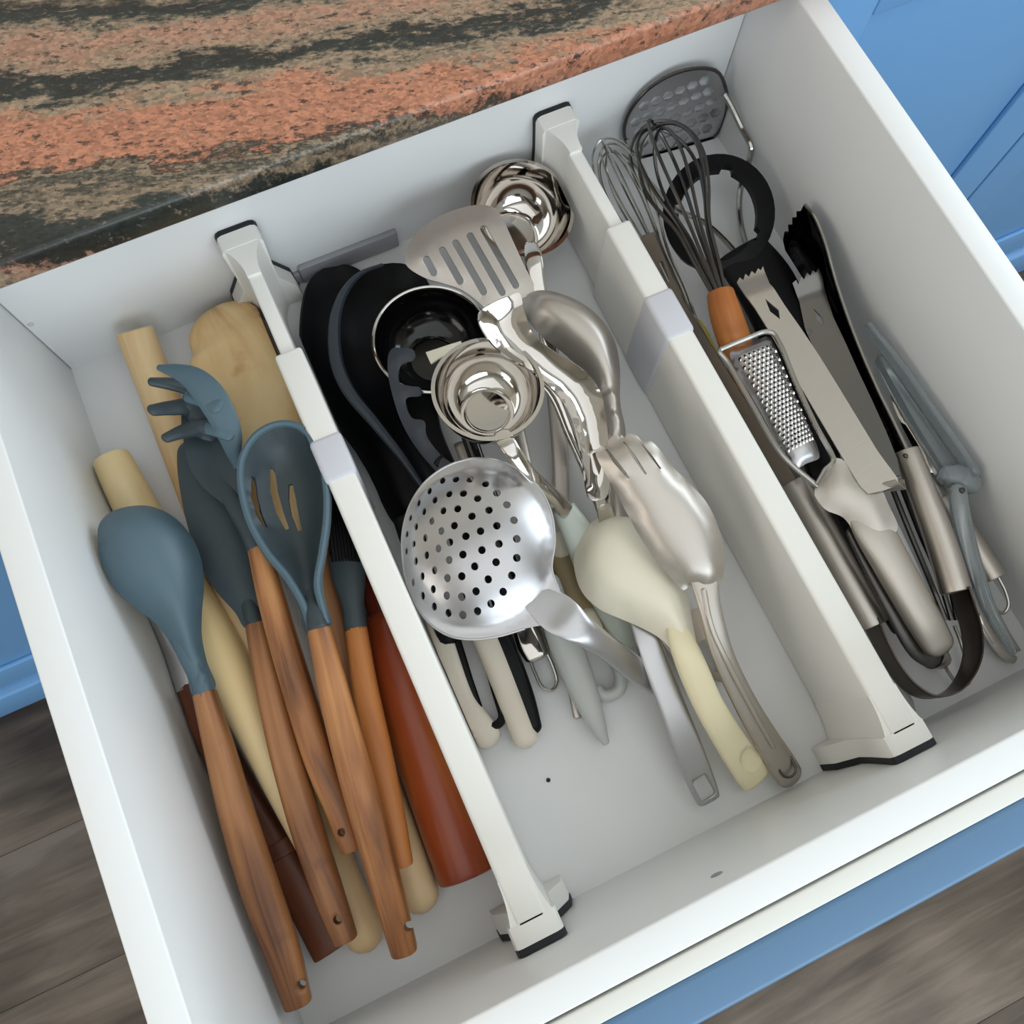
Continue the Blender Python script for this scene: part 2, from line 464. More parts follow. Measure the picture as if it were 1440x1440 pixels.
LYING = False
def rest_inside(g):
    """utensils press against the boards and dividers instead of passing into them"""
    mx = sum(v.x for v in g.v) / max(1, len(g.v))
    for v in g.v:
        v.x = min(max(v.x, .0005), W - .0005); v.y = max(min(v.y, -.0005), -D + .0005); v.z = max(v.z, .0004)
        if v.z < HD - .0005:
            for xd in (XD1, XD2):
                if mx < xd and v.x > xd - .0092: v.x = xd - .0092
                elif mx > xd and v.x < xd + .0092: v.x = xd + .0092
class Thing:
    def __init__(s, name, label, cat, at, group=None, kind=None):
        s.e = bpy.data.objects.new(name, None); COL.objects.link(s.e); s.e.empty_display_size = .02
        s.o = Vector(at); s.e.location = s.o
        s.e['label'] = label; s.e['category'] = cat
        if group: s.e['group'] = group
        if kind: s.e['kind'] = kind
    def part(s, name, g, mat, parent=None, label=None, kind=None, sharp=38):
        if LYING: rest_inside(g)
        o = link(name, g, mat, parent or s.e, s.o, sharp)
        if label: o['label'] = label
        if kind: o['kind'] = kind
        return o
def structure(name, g, mat, origin=(0, 0, 0)):
    o = link(name, g, mat, None, origin); o['kind'] = 'structure'; return o

def drill(obj, centre, r, axis=(0, 0, 1), lining='hole', long=None, depth_=.06, ex=2.):
    """cut a real hole through obj (world centre); long = world vector for a slot"""
    axis = Vector(axis).normalized()
    n = 20; x = Vector(long).normalized() if long else axis.orthogonal().normalized()
    x = (x - axis * x.dot(axis)).normalized(); y = axis.cross(x); L = Vector(long).length / 2 if long else 0
    loop = []
    for j in range(n):
        th = 2 * math.pi * (j + .5) / n
        cc, ss = math.cos(th), math.sin(th); cc = math.copysign(abs(cc) ** (2 / ex), cc); ss = math.copysign(abs(ss) ** (2 / ex), ss)
        loop.append(x * (r * cc + (L if cc > 0 else -L)) + y * r * ss)
    c = Vector(centre)
    vs = [c + q + axis * depth_ for q in loop] + [c + q - axis * depth_ for q in loop]
    fs = [tuple(range(n)), tuple(n + k for k in reversed(range(n)))] + [((k + 1) % n, k, n + k, n + (k + 1) % n) for k in range(n)]
    cut = link('cutter', Geo().add(vs, fs, None), lining)
    m = obj.modifiers.new('b', 'BOOLEAN'); m.operation = 'DIFFERENCE'; m.solver = 'EXACT'; m.object = cut
    bpy.context.view_layer.update()
    dg = bpy.context.evaluated_depsgraph_get()
    ne = bpy.data.meshes.new_from_object(obj.evaluated_get(dg))
    obj.modifiers.clear(); old = obj.data; obj.data = ne; ne.name = old.name
    bpy.data.objects.remove(cut)

# ---------------------------------------------------------------- room shell
FZ = -0.66
M['wall'] = simple('cream_wall_paint', (222, 214, 200), .8, bump=.05, bscale=60)
M['ceiling'] = simple('white_ceiling_paint', (236, 234, 228), .85, bump=.04, bscale=60)
M['frame'] = simple('white_window_frame', (232, 232, 230), .4)
M['subfloor'] = simple('dark_floor_base', (50, 42, 36), .9)
structure('floor', box(-2.6, 2.8, -2.6, .7, FZ - .05, FZ - .003), 'subfloor')
structure('ceiling', box(-2.6, 2.8, -2.6, .7, 1.85, 1.95), 'ceiling')
structure('wall_back', box(-2.6, 2.8, .62, .72, FZ, 1.85), 'wall')
structure('wall_front', box(-2.6, 2.8, -2.7, -2.6, FZ, 1.85), 'wall')
structure('wall_left', box(-2.7, -2.6, -2.6, .62, FZ, 1.85), 'wall')
structure('wall_right', box(2.8, 2.9, -2.6, .62, FZ, 1.85), 'wall')

# floor boards: each one a board of its own
def floor_mat():
    m = wood('dark_taupe_floor_wood', [(.30, (52, 41, 32)), (.45, (78, 66, 54)), (.58, (98, 85, 72)), (.76, (124, 110, 95))], rough=.5, across=34, along=3.2)
    return m
M['planks'] = floor_mat()
floor = bpy.data.objects['floor']
PW, PL = .178, 1.25
k = 0
for r in range(9):
    y0 = -1.45 + r * PW
    off = (r * .47) % 1.25
    for c in range(4):
        x0 = -1.9 + off + c * PL
        g = box(x0 + .0002, x0 + PL - .0002, y0 + .0002, y0 + PW - .0002, FZ - .004, FZ, .0005)
        g.uv = [[(g.v[q].x + r * 3.1 + c * 1.7, g.v[q].y + r * .9) for q in f] for f in g.f]
        o = link('floor_board', g, 'planks', floor)
        k += 1

# ---------------------------------------------------------------- granite worktop
def granite():
    m, nt, b = base_mat('banded_granite'); N, L = nt.nodes, nt.links
    tc = N.new('ShaderNodeTexCoord')
    zt = .170
    p0, p1 = atz(0, 200, zt), atz(600, 118, zt)
    ang = math.atan2(p1.y - p0.y, p1.x - p0.x)
    nx, ny = -math.sin(ang), math.cos(ang)
    def v(x, y):
        q = atz(x, y, zt); return q.x * nx + q.y * ny
    mp = N.new('ShaderNodeMapping'); mp.vector_type = 'TEXTURE'; mp.inputs['Rotation'].default_value = (0, 0, ang)
    L.new(tc.outputs['Object'], mp.inputs[0])
    def noise(scale, det, vec, rough=.55, dist=0.):
        n = N.new('ShaderNodeTexNoise'); n.inputs['Scale'].default_value = scale; n.inputs['Detail'].default_value = det
        n.inputs['Roughness'].default_value = rough; n.inputs['Distortion'].default_value = dist
        L.new(vec, n.inputs['Vector']); return n.outputs[0]
    def mapped(s):
        q = N.new('ShaderNodeMapping'); q.inputs['Scale'].default_value = s; L.new(mp.outputs[0], q.inputs[0]); return q.outputs[0]
    def math_(op, a, bb):
        q = N.new('ShaderNodeMath'); q.operation = op
        for i, s in ((0, a), (1, bb)):
            if isinstance(s, (int, float)): q.inputs[i].default_value = s
            else: L.new(s, q.inputs[i])
        return q.outputs[0]
    sep = N.new('ShaderNodeSeparateXYZ'); L.new(mp.outputs[0], sep.inputs[0])
    us, vs_ = [], []
    for qx, qy in ((-40, 196), (0, 192), (200, 190), (420, 158), (600, 112), (800, 82), (950, 45)):
        q = atz(qx, qy, zt); us.append(q.x * ny - q.y * nx); vs_.append(q.x * nx + q.y * ny)
    c2, c1, c0 = np.polyfit(us, vs_, 2); vref = v(200, 190)
    u_ = sep.outputs[0]
    bend = math_('ADD', math_('MULTIPLY', math_('MULTIPLY', u_, u_), float(c2)), math_('ADD', math_('MULTIPLY', u_, float(c1)), float(c0 - vref)))
    warp = math_('MULTIPLY', math_('SUBTRACT', noise(1., 3, mapped((6, 10, 6))), .5), .030)
    warp2 = math_('MULTIPLY', math_('SUBTRACT', noise(1., 6, mapped((26, 90, 26)), .7), .5), .060)
    warp3 = math_('MULTIPLY', math_('SUBTRACT', noise(1., 3, mapped((160, 260, 160)), .7), .5), .022)
    face = math_('MULTIPLY', math_('SUBTRACT', zt, sep.outputs[2]), 1.0)
    val = math_('ADD', math_('ADD', math_('SUBTRACT', math_('SUBTRACT', sep.outputs[1], face), bend), warp), math_('ADD', warp2, warp3))
    vmin, vmax = v(200, 420), v(200, -330)
    mr = N.new('ShaderNodeMapRange'); L.new(val, mr.inputs[0])
    mr.inputs['From Min'].default_value = vmin; mr.inputs['From Max'].default_value = vmax
    cr = N.new('ShaderNodeValToRGB'); L.new(mr.outputs[0], cr.inputs[0])
    dk, gd, be, pk, sa = (36, 35, 33), (48, 53, 49), (148, 128, 106), (170, 126, 104), (180, 122, 95)
    bands = [(410, be), (385, pk), (372, dk), (300, gd), (285, be), (262, gd), (250, be), (238, dk), (226, sa), (170, sa), (150, be), (140, be), (126, gd), (108, dk), (96, be), (60, pk), (40, be), (26, gd), (5, dk), (-20, be), (-60, pk), (-95, gd), (-130, be), (-170, sa), (-215, be), (-260, dk), (-320, be)]
    stops = [((v(200, y) - vmin) / (vmax - vmin), c) for y, c in bands]
    e = cr.color_ramp.elements
    for i, (p, c) in enumerate(stops):
        q = e[i] if i < 2 else e.new(p)
        q.position = p; q.color = srgb(c)
    # grains
    vo = N.new('ShaderNodeTexVoronoi'); vo.inputs['Scale'].default_value = 1.; L.new(mapped((420, 640, 420)), vo.inputs['Vector'])
    hs = N.new('ShaderNodeSeparateColor'); L.new(vo.outputs['Color'], hs.inputs[0])
    g1 = N.new('ShaderNodeMapRange'); g1.inputs['To Min'].default_value = .68; g1.inputs['To Max'].default_value = 1.28; L.new(hs.outputs[0], g1.inputs[0])
    mul = N.new('ShaderNodeVectorMath'); mul.operation = 'SCALE'; L.new(cr.outputs[0], mul.inputs[0]); L.new(g1.outputs[0], mul.inputs['Scale'])
    sp = N.new('ShaderNodeValToRGB'); sp.color_ramp.elements[0].position = .565; sp.color_ramp.elements[1].position = .63
    L.new(noise(1., 4, mapped((130, 300, 160)), .7), sp.inputs[0])
    mx = N.new('ShaderNodeMix'); mx.data_type = 'RGBA'; L.new(math_('MULTIPLY', sp.outputs[0], .85), mx.inputs[0]); L.new(mul.outputs[0], mx.inputs[6]); mx.inputs[7].default_value = srgb((44, 42, 38))
    sp2 = N.new('ShaderNodeValToRGB'); sp2.color_ramp.elements[0].position = .60; sp2.color_ramp.elements[1].position = .68
    L.new(noise(1., 4, mapped((110, 330, 150)), .7, 1.), sp2.inputs[0])
    mx2 = N.new('ShaderNodeMix'); mx2.data_type = 'RGBA'; L.new(math_('MULTIPLY', sp2.outputs[0], .55), mx2.inputs[0]); L.new(mx.outputs[2], mx2.inputs[6]); mx2.inputs[7].default_value = srgb((160, 140, 122))
    L.new(mx2.outputs[2], b.inputs['Base Color']); b.inputs['Roughness'].default_value = .34
    return m
M['granite'] = granite()
# slab with a rounded front edge; its lower front edge hides the top of the drawer's back board
yb = -.0369 - (.150 - H) * .794
prof = [(.62, .150), (yb + .002, .150), (yb, .153)]
R_ = .0035
for k in range(0, 7):
    a = math.pi / 2 * k / 6
    prof.append((yb + R_ - R_ * math.cos(a), .1665 + R_ * math.sin(a)))
prof += [(.62, .170)]
top = Thing('worktop', 'banded salmon, beige and black granite worktop above the drawer', 'worktop', (0, 0, 0))
top.part('slab', prism(prof, 'x', -1.6, .62), 'granite', sharp=60)

# ---------------------------------------------------------------- blue cabinets
def cabinet(label, x0, x1, doors, y=-.02, ztop=.148):
    t = Thing('base_cabinet', label, 'cabinet', (x0, y, FZ))
    t.part('carcass', box(x0, x1, y + .02, .60, FZ + .10, ztop), 'blue')
    t.part('plinth', box(x0, x1, y - .012, .58, FZ, FZ + .085, .004), 'blue')
    for a, b in doors:
        z0, z1 = FZ + .105, ztop - .002
        d = t.part('door', box(a + .0015, b - .0015, y + .002, y + .0195, z0, z1, .001), 'blue')
        s = .062
        for q in ((a + .0015, a + s, z0, z1), (b - s, b - .0015, z0, z1), (a + s + .001, b - s - .001, z0, z0 + s), (a + s + .001, b - s - .001, z1 - s, z1)):
            t.part('door_rail', box(q[0], q[1], y - .004, y + .002, q[2], q[3], .0018), 'blue', parent=d)
    return t
XR = [aty(1305, 0, -.02).x, aty(1360, 275, -.02).x]
cabinet('blue panelled base cabinet to the right of the open drawer', W + T + .012, 1.55, [(W + T + .012 + .0, XR[1] + .0), (XR[1] + .002, 1.55)])
cabinet('blue base cabinet beside the left side of the open drawer', -1.3, -T - .012, [(-1.3, -.66), (-.66, -T - .012)])
low = Thing('lower_cabinet', 'blue cabinet front beneath the open drawer', 'cabinet', (W / 2, -.02, FZ))
low.part('carcass', box(-T - .008, W + T + .008, .0, .60, FZ, -.06), 'blue')
low.part('door', box(-T - .006, W + T + .006, -.022, -.002, FZ + .105, -.062, .002), 'blue')

# ---------------------------------------------------------------- the drawer
dr = Thing('drawer', 'open white kitchen drawer holding all the utensils, blue front edge', 'drawer', (W / 2, -D / 2, -.014))
dr.part('bottom_panel', box(-.006, W + .006, -D - .006, .006, -.012, 0), 'melamine_floor')
dr.part('side_panel', box(-T, 0, -D - .0002, T, -.018, H, .0012), 'melamine')
dr.part('side_panel', box(W, W + T, -D - .0002, T, -.018, H, .0012), 'melamine')
dr.part('back_panel', box(.0003, W - .0003, 0, T, -.018, H - .001, .0008), 'melamine')
dr.part('box_front', box(-T, W + T, -D - .0155, -D, -.018, HF, .0012), 'melamine')
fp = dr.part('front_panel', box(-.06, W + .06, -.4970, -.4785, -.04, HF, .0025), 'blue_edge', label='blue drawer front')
dr.part('edge_strip', box(-.0595, W + .0595, -.4785, -D - .0168, -.0395, HF, .0008), 'edge_tape', parent=fp)
q = aty(1008, 1230, -D)
dr.part('screw_mark', lathe((q.x, -D + .0001, q.z), (0, 1, 0), [(0, .0004), (.0028, .0003), (.0032, 0)], 16), 'bracket', label='small grey mark on the inside of the front')
q = aty(35, 459, 0)
dr.part('screw_cap', lathe((max(q.x, .004), -.0001, q.z), (0, -1, 0), [(0, .0006), (.0018, .0004), (.002, 0)], 12), 'div_grey')

# grey bracket on the back board
q0 = aty(418, 374, -.001); q1 = aty(556, 322, -.001)
br = Thing('plastic_bracket', 'grey plastic strip screwed low on the drawer back behind the black spoons', 'bracket', ((q0.x + q1.x) / 2, 0, 0))
zt = (q0.z + q1.z) / 2
bp_ = br.part('strip', box(q0.x, q1.x, -.0045, -.0002, .003, zt, .0008), 'bracket')
br.part('end_tab', box(q0.x - .012, q0.x - .0005, -.0035, -.0002, .003, zt - .006, .0006), 'bracket')

# ---------------------------------------------------------------- spring dividers
def divider(label, xc, px_step, px_c0, px_c1):
    ys = atz(px_step[0], px_step[1], HD).y; c0 = atz(px_c0[0], px_c0[1], HD).y; c1 = atz(px_c1[0], px_c1[1], HD).y
    t = Thing('drawer_divider', label, 'drawer divider', (xc, -D / 2, 0), 'white expanding dividers standing across the drawer')
    cap = .010
    rail = t.part('inner_rail', box(xc - .0045, xc + .0045, ys - .03, -.014, .004, HD - .003, .0015), 'div_white')
    t.part('body', box(xc - .0085, xc + .0085, -D + .012, ys, .001, HD, .0022), 'div_white')
    t.part('lock_collar', box(xc - .0098, xc + .0098, c1, c0, .001, HD + .0012, .003), 'div_grey', label='pale grey collar')
    pr = [(-.0135, HD - .004), (-.0122, HD - .0012), (-.0095, HD), (.0095, HD), (.0122, HD - .0012), (.0135, HD - .004), (.0125, .052), (.0125, .036), (.0215, .020), (.0235, .0), (-.0235, .0), (-.0215, .020), (-.0125, .036), (-.0125, .052)]
    for y0, y1, s in ((-.004, -.015, 1), (-D + .004, -D + .015, -1)):
        e = t.part('end_foot', prism([(xc + a, max(b, .0005)) for a, b in pr], 'y', y0, y1), 'div_white')
        # web that widens from the rail to the foot
        n = 6; hw = .0045 if s > 0 else .0085
        vs = []; fs = []
        for k in range(n + 1):
            f = k / n; yy = y1 - s * (0 + .022 * f); ww = hw + (.0115 - hw) * (1 - f) ** 2.2
            vs += [(xc - ww, yy, .001), (xc + ww, yy, .001), (xc + ww * (1 if s < 0 else .98), yy, HD - .0006), (xc - ww * (1 if s < 0 else .98), yy, HD - .0006)]
        for k in range(n):
            a = 4 * k
            for j in range(4): fs.append((a + j, a + (j + 1) % 4, a + 4 + (j + 1) % 4, a + 4 + j))
        fs += [(0, 1, 2, 3), (4 * n + 3, 4 * n + 2, 4 * n + 1, 4 * n)]
        t.part('gusset', Geo().add(vs, fs, None), 'div_white', parent=e)
        ya = -.0004 if s > 0 else -D + .0004
        t.part('rubber_pad', prism([(xc + a * 1.02, max(b, .0005)) for a, b in pr], 'y', ya, y0), 'rubber', parent=e, label='black rubber pad')
    return t
divider('white spring divider with a pale grey collar, between wooden-handled tools and black spoons', XD1, (405, 492), (458, 612), (485, 672))
divider('white spring divider with a pale grey collar, between steel ladles and the whisks', XD2, (872, 312), (920, 412), (952, 475))

LYING = True
# ================================================================ LEFT COMPARTMENT
def hole_at(o, x, y, z, r, **k):
    p = atz(x, y, z); d = (p - CAM).normalized()
    drill(o, p, r, axis=(d * .35 + Vector((0, 0, -1)) * .65), **k)

# --- wooden things lying on the drawer bottom
t = Thing('rolling_pin', 'long thin pale wooden rolling pin, its round top end at the back left corner', 'rolling pin', P(350, 900, 0))
t.part('body', loft([(190, 468, .0135, 50, None), (222, 550, .0135, 52, None), (300, 755, .0135, 52, None), (400, 1030, .0135, 54, None), (480, 1240, .0135, 58, None), (512, 1312, .0135, 57, None)], n=24, ex=2, cap=('flat', 'soft')), 'wood_pale')

t = Thing('spindle_rolling_pin', 'creamy tapered wooden rolling pin under the big slate spoon, blunt end by the left side', 'rolling pin', P(310, 900, 0))
t.part('body', loft([(157, 646, .014, 50, None), (172, 676, .014, 55, None), (200, 730, .015, 60, None), (255, 820, .0195, 64, None), (318, 935, .0275, 66, None), (362, 1030, .030, 57, None), (400, 1120, .031, 42, None), (432, 1195, .030, 27, None), (447, 1238, .029, 12, None)], n=24, ex=2, cap=('flat', 'round')), 'wood_cream')

t = Thing('mixing_paddle', 'broad knotty pale wooden paddle with rounded head beside the left divider', 'paddle', P(400, 800, 0))
t.part('head', loft([(321, 468, .018, 112, .020), (333, 488, .018, 134, .028), (346, 530, .018, 146, .031), (364, 590, .018, 142, .032), (384, 650, .018, 120, .030), (402, 710, .017, 84, .027), (420, 770, .0145, 60, .027)], n=28, ex=2.6, cap=('round', 'flat')), 'wood_knotty')
t.part('handle', loft([(418, 762, .0145, 58, .027), (440, 830, .0135, 50, None), (500, 1000, .0135, 48, None), (560, 1170, .0135, 54, None), (590, 1258, .0135, 56, None)], n=24, ex=2, cap=('flat', 'soft')), 'wood_pale')

t = Thing('wooden_spoon', 'dark brown wooden handle with a grey metal shaft beneath the big slate spoon', 'spoon', P(340, 1100, 0))
t.part('shaft', loft([(214, 850, .0065, 22, .003), (240, 905, .0065, 26, .003), (262, 968, .0065, 28, .003)], n=12, cap='flat'), 'steel_sat')
h = t.part('handle', loft([(266, 966, .0085, 30, .013), (300, 1040, .0085, 44, .014), (350, 1130, .0085, 46, .014), (400, 1215, .0085, 50, .014), (440, 1285, .0085, 54, .014), (466, 1336, .0085, 54, .014)], n=18, ex=3, cap=('soft', 'flat')), 'wood_dark')
t.part('ferrule', loft([(386, 1190, .0085, 56, .0155), (394, 1206, .0085, 56, .0155)], n=18, ex=3, cap='flat'), 'wood_dark')

t = Thing('mahogany_rolling_pin', 'short thick dark red mahogany rolling pin against the left divider', 'rolling pin', P(620, 1080, 0))
t.part('body', loft([(545, 880, .020, 62, None), (560, 925, .0205, 84, None), (592, 1030, .0205, 90, None), (628, 1140, .0205, 90, None), (657, 1226, .0205, 86, None)], n=32, ex=2, cap=('soft', 'flat')), 'wood_mahogany')
t.part('handle', loft([(514, 800, .018, 30, None), (530, 845, .019, 36, None), (548, 890, .020, 46, None)], n=20, ex=2, cap='soft'), 'wood_mahogany')

t = Thing('wooden_stirrer', 'plain brown wooden stirrer lying between the slotted spoon and the pastry brush', 'stirrer', P(490, 950, 0))
t.part('body', loft([(440, 740, .034, 30, .011), (468, 850, .034, 33, .012), (500, 985, .0335, 34, .012), (524, 1080, .0335, 34, .012)], n=18, ex=2.4, cap='soft'), 'wood_red')

# --- big spoon, its back upwards
t = Thing('silicone_spoon', 'large slate blue silicone spoon lying back up by the left side, grained wooden handle', 'spoon', P(290, 1000, 0), 'slate silicone kitchen tools with wooden handles')
outer = [(137, 757), (140, 736), (156, 720), (182, 712), (212, 712), (243, 726), (268, 752), (283, 786), (287, 822), (284, 862), (284, 895), (291, 930), (303, 968), (273, 980), (262, 948), (245, 915), (222, 880), (190, 855), (162, 830), (143, 795)]
def d_spoon(x, y, e):
    f = min(max((e) / .030, 0), 1)
    return .021 * math.sqrt(max(0, 1 - (1 - f) ** 2)) * (1 if y < 850 else 1)
t.part('bowl', plate(outer, [(150, 760, .073), (280, 780, .056), (288, 975, .052)], disp=d_spoon, th=.0035, cell=.0032, sm=4), 'silicone', sharp=60)
t.part('neck', loft([(240, 862, .060, 24, .004), (262, 912, .0585, 30, .011), (282, 955, .0535, 28, .014), (289, 978, .052, 30, .0155)], n=18, ex=2.2, cap=('round', 'flat')), 'silicone')
h = t.part('handle', loft([(288, 976, .052, 31, .0155), (308, 1050, .050, 40, .017), (335, 1150, .047, 48, .018), (368, 1255, .043, 52, .018), (398, 1340, .039, 48, .0165), (419, 1410, .035, 39, .0145)], n=24, ex=2.7, cap=('flat', 'flat')), 'wood_red', label='wooden handle with a hanging hole')
hole_at(h, 424, 1384, .040, .0024)

# --- flat turner below the pasta fork
t = Thing('silicone_spatula', 'flat dark slate silicone spatula beneath the pasta fork, reddish wooden handle', 'spatula', P(350, 900, 0), 'slate silicone kitchen tools with wooden handles')
outer = [(249, 652), (252, 628), (275, 616), (315, 622), (334, 660), (340, 720), (352, 780), (366, 835), (376, 876), (346, 884), (331, 862), (306, 834), (284, 800), (266, 748), (255, 700)]
t.part('blade', plate(outer, [(260, 650, .038), (340, 650, .040), (360, 880, .047)], disp=lambda x, y, e: .0035 * min(e / .008, 1), th=.0045, cell=.004), 'silicone_dark', sharp=50)
t.part('neck', loft([(336, 810, .040, 12, .001), (350, 850, .0450, 22, .008), (361, 881, .047, 29, .0135)], n=16, cap=('round', 'flat')), 'silicone_dark')
h = t.part('handle', loft([(361, 880, .047, 30, .0135), (378, 960, .048, 38, .0155), (402, 1060, .048, 43, .016), (432, 1165, .0455, 45, .0165), (462, 1255, .041, 42, .015), (486, 1320, .037, 34, .0135)], n=24, ex=2.7, cap=('flat', 'flat')), 'wood_red', label='reddish wooden handle with a hanging hole')
hole_at(h, 475, 1293, .044, .0024)

# --- pasta fork
t = Thing('pasta_fork', 'slate silicone pasta fork with fingers pointing left, wooden handle underneath the slotted spoon', 'pasta fork', P(350, 800, 0), 'slate silicone kitchen tools with wooden handles')
outer = [(262, 548), (300, 552), (318, 580), (328, 612), (326, 636), (334, 668), (345, 705), (362, 738), (378, 770), (350, 778), (338, 745), (318, 712), (290, 690), (268, 660), (258, 620), (255, 580)]
t.part('bowl', plate(outer, [(265, 600, .056), (325, 600, .058), (362, 770, .061)], disp=lambda x, y, e: -.006 * min(e / .012, 1) ** 2, th=.0035, cell=.0035, holes=[[(303 + 8 * math.cos(a * .785), 584 + 6 * math.sin(a * .785)) for a in range(8)]]), 'silicone_dark', sharp=50)
t.part('rim', loft([(224, 517, .086, 9, .003), (244, 521, .086, 20, .004), (270, 531, .085, 34, .005), (293, 553, .083, 42, .005), (312, 584, .079, 40, .005), (323, 612, .074, 34, .005), (328, 634, .068, 24, .005), (334, 655, .061, 14, .004)], n=16, ex=2.4, cap='round'), 'silicone')
for q in ([(213, 537, .078, 13, .004), (240, 540, .071, 19, .005), (270, 546, .063, 24, .005), (300, 556, .058, 28, .005)],
          [(215, 577, .077, 19, .004), (240, 574, .069, 24, .005), (264, 574, .060, 30, .005), (285, 584, .056, 34, .005)],
          [(234, 616, .076, 16, .004), (255, 608, .069, 22, .005), (276, 603, .062, 28, .005), (296, 606, .057, 32, .005)],
          ):
    t.part('finger', loft(q, n=14, cap='round'), 'silicone_dark')
for q in ([(266, 557, .080, 20, .0045), (284, 562, .0815, 22, .0045), (304, 570, .082, 26, .0045)],
          [(294, 602, .075, 20, .0045), (308, 604, .0765, 24, .0045), (322, 608, .0755, 26, .0045)]):
    t.part('finger', loft(q, n=12, cap='round'), 'silicone')
t.part('neck', loft([(306, 668, .053, 18, .002), (330, 710, .058, 26, .008), (350, 745, .062, 27, .013), (363, 774, .062, 29, .014)], n=16, cap=('round', 'flat')), 'silicone_dark')
h = t.part('handle', loft([(364, 773, .062, 30, .014), (384, 850, .061, 38, .016), (416, 960, .057, 42, .017), (450, 1070, .0515, 42, .0165), (478, 1140, .047, 38, .015), (494, 1192, .042, 32, .0135)], n=24, ex=2.6, cap=('flat', 'flat')), 'wood_acacia')
hole_at(h, 481, 1170, .047, .0022)

# --- slotted spoon
t = Thing('slotted_spoon', 'slate silicone slotted spoon with bowl up, beside the left divider, honey wooden handle on top', 'spoon', P(440, 850, 0), 'slate silicone kitchen tools with wooden handles')
outer = [(338, 672), (342, 640), (360, 612), (388, 597), (416, 598), (438, 616), (452, 650), (459, 690), (459, 730), (453, 775), (447, 815), (452, 850), (462, 880), (434, 888), (424, 850), (404, 812), (374, 775), (350, 730)]
def slot(pts, w):
    l = []; r = []
    for i, (x, y) in enumerate(pts):
        a = pts[max(i - 1, 0)]; b = pts[min(i + 1, len(pts) - 1)]; dx, dy = b[0] - a[0], b[1] - a[1]; L = math.hypot(dx, dy)
        k = w / 2 * (1 if 0 < i < len(pts) - 1 else .55)
        l.append((x - dy / L * k, y + dx / L * k)); r.append((x + dy / L * k, y - dx / L * k))
    return l + r[::-1]
holes = [slot([(351, 665), (353, 695), (360, 720), (368, 736)], 5), slot([(373, 648), (375, 680), (383, 710), (394, 735)], 9), slot([(398, 668), (400, 690), (404, 712), (412, 736)], 11)]
def d_bowl(dep, E):
    def f(x, y, e):
        q = min(e / E, 1); return -dep * (1 - (1 - q) ** 2)
    return f
t.part('bowl', plate(outer, [(345, 680, .080), (455, 680, .080), (447, 880, .0775)], disp=d_bowl(.019, .020), th=.003, cell=.003, holes=holes), 'silicone_dark', sharp=55)
rim = [(338, 672), (342, 640), (360, 612), (388, 597), (416, 598), (438, 616), (452, 650), (459, 690), (459, 730), (453, 775)]
def onplane(pts, plane):
    a, b, c = [P(*q) for q in plane]; nn = (b - a).cross(c - a).normalized(); out = []
    for x, y in pts:
        d = ray(x, y); out.append(CAM + d * ((a - CAM).dot(nn) / d.dot(nn)))
    return out
pl = [(345, 680, .0795), (455, 680, .0795), (447, 880, .077)]
t.part('rim', tube(onplane([(437, 884), (426, 850), (404, 812), (374, 775), (350, 730)] + rim + [(446, 822), (452, 850), (459, 878)], pl), .0022, n=8), 'silicone')
t.part('neck', loft([(434, 835, .072, 16, .002), (442, 862, .0755, 25, .010), (449, 887, .077, 31, .016)], n=16, cap=('round', 'flat')), 'silicone_dark')
h = t.part('handle', loft([(449, 886, .077, 32, .016), (466, 960, .073, 41, .0175), (492, 1060, .066, 47, .018), (520, 1160, .057, 48, .018), (546, 1255, .047, 44, .0165), (568, 1335, .037, 38, .015)], n=24, ex=2.7, cap=('flat', 'flat')), 'wood_acacia', label='honey coloured wooden handle with a hanging hole')
hole_at(h, 575, 1302, .045, .0025)

# --- pastry brush
t = Thing('pastry_brush', 'slate silicone pastry brush with dark bristles tucked against the left divider', 'brush', P(500, 900, 0), 'slate silicone kitchen tools with wooden handles')
t.part('head', loft([(487, 785, .046, 50, .012), (491, 815, .047, 46, .012), (496, 850, .047, 32, .012), (501, 886, .046, 31, .013)], n=18, ex=2.8, cap=('soft', 'flat')), 'silicone_dark')
for r_, z in ((0, .043), (1, .047), (2, .051)):
    for i in range(10):
        x0 = 468 + i * 4.6; x1 = 459 + i * 4.6
        t.part('bristle', wire([(x0 + r_, 790, z), (x0 - 4, 745, z + .001), (x1 - 6 + r_, 690 + (i % 3) * 3, z)], .0015, n=6, sub=3), 'nylon')
h = t.part('handle', loft([(501, 885, .046, 31, .013), (512, 960, .0465, 36, .0145), (532, 1060, .045, 40, .0155), (552, 1150, .041, 36, .014), (566, 1215, .037, 30, .012)], n=22, ex=2.7, cap=('flat', 'flat')), 'wood_orange')

# ================================================================ MIDDLE COMPARTMENT
M['nylon_grey'] = simple('dark_grey_nylon', (46, 52, 60), .42)
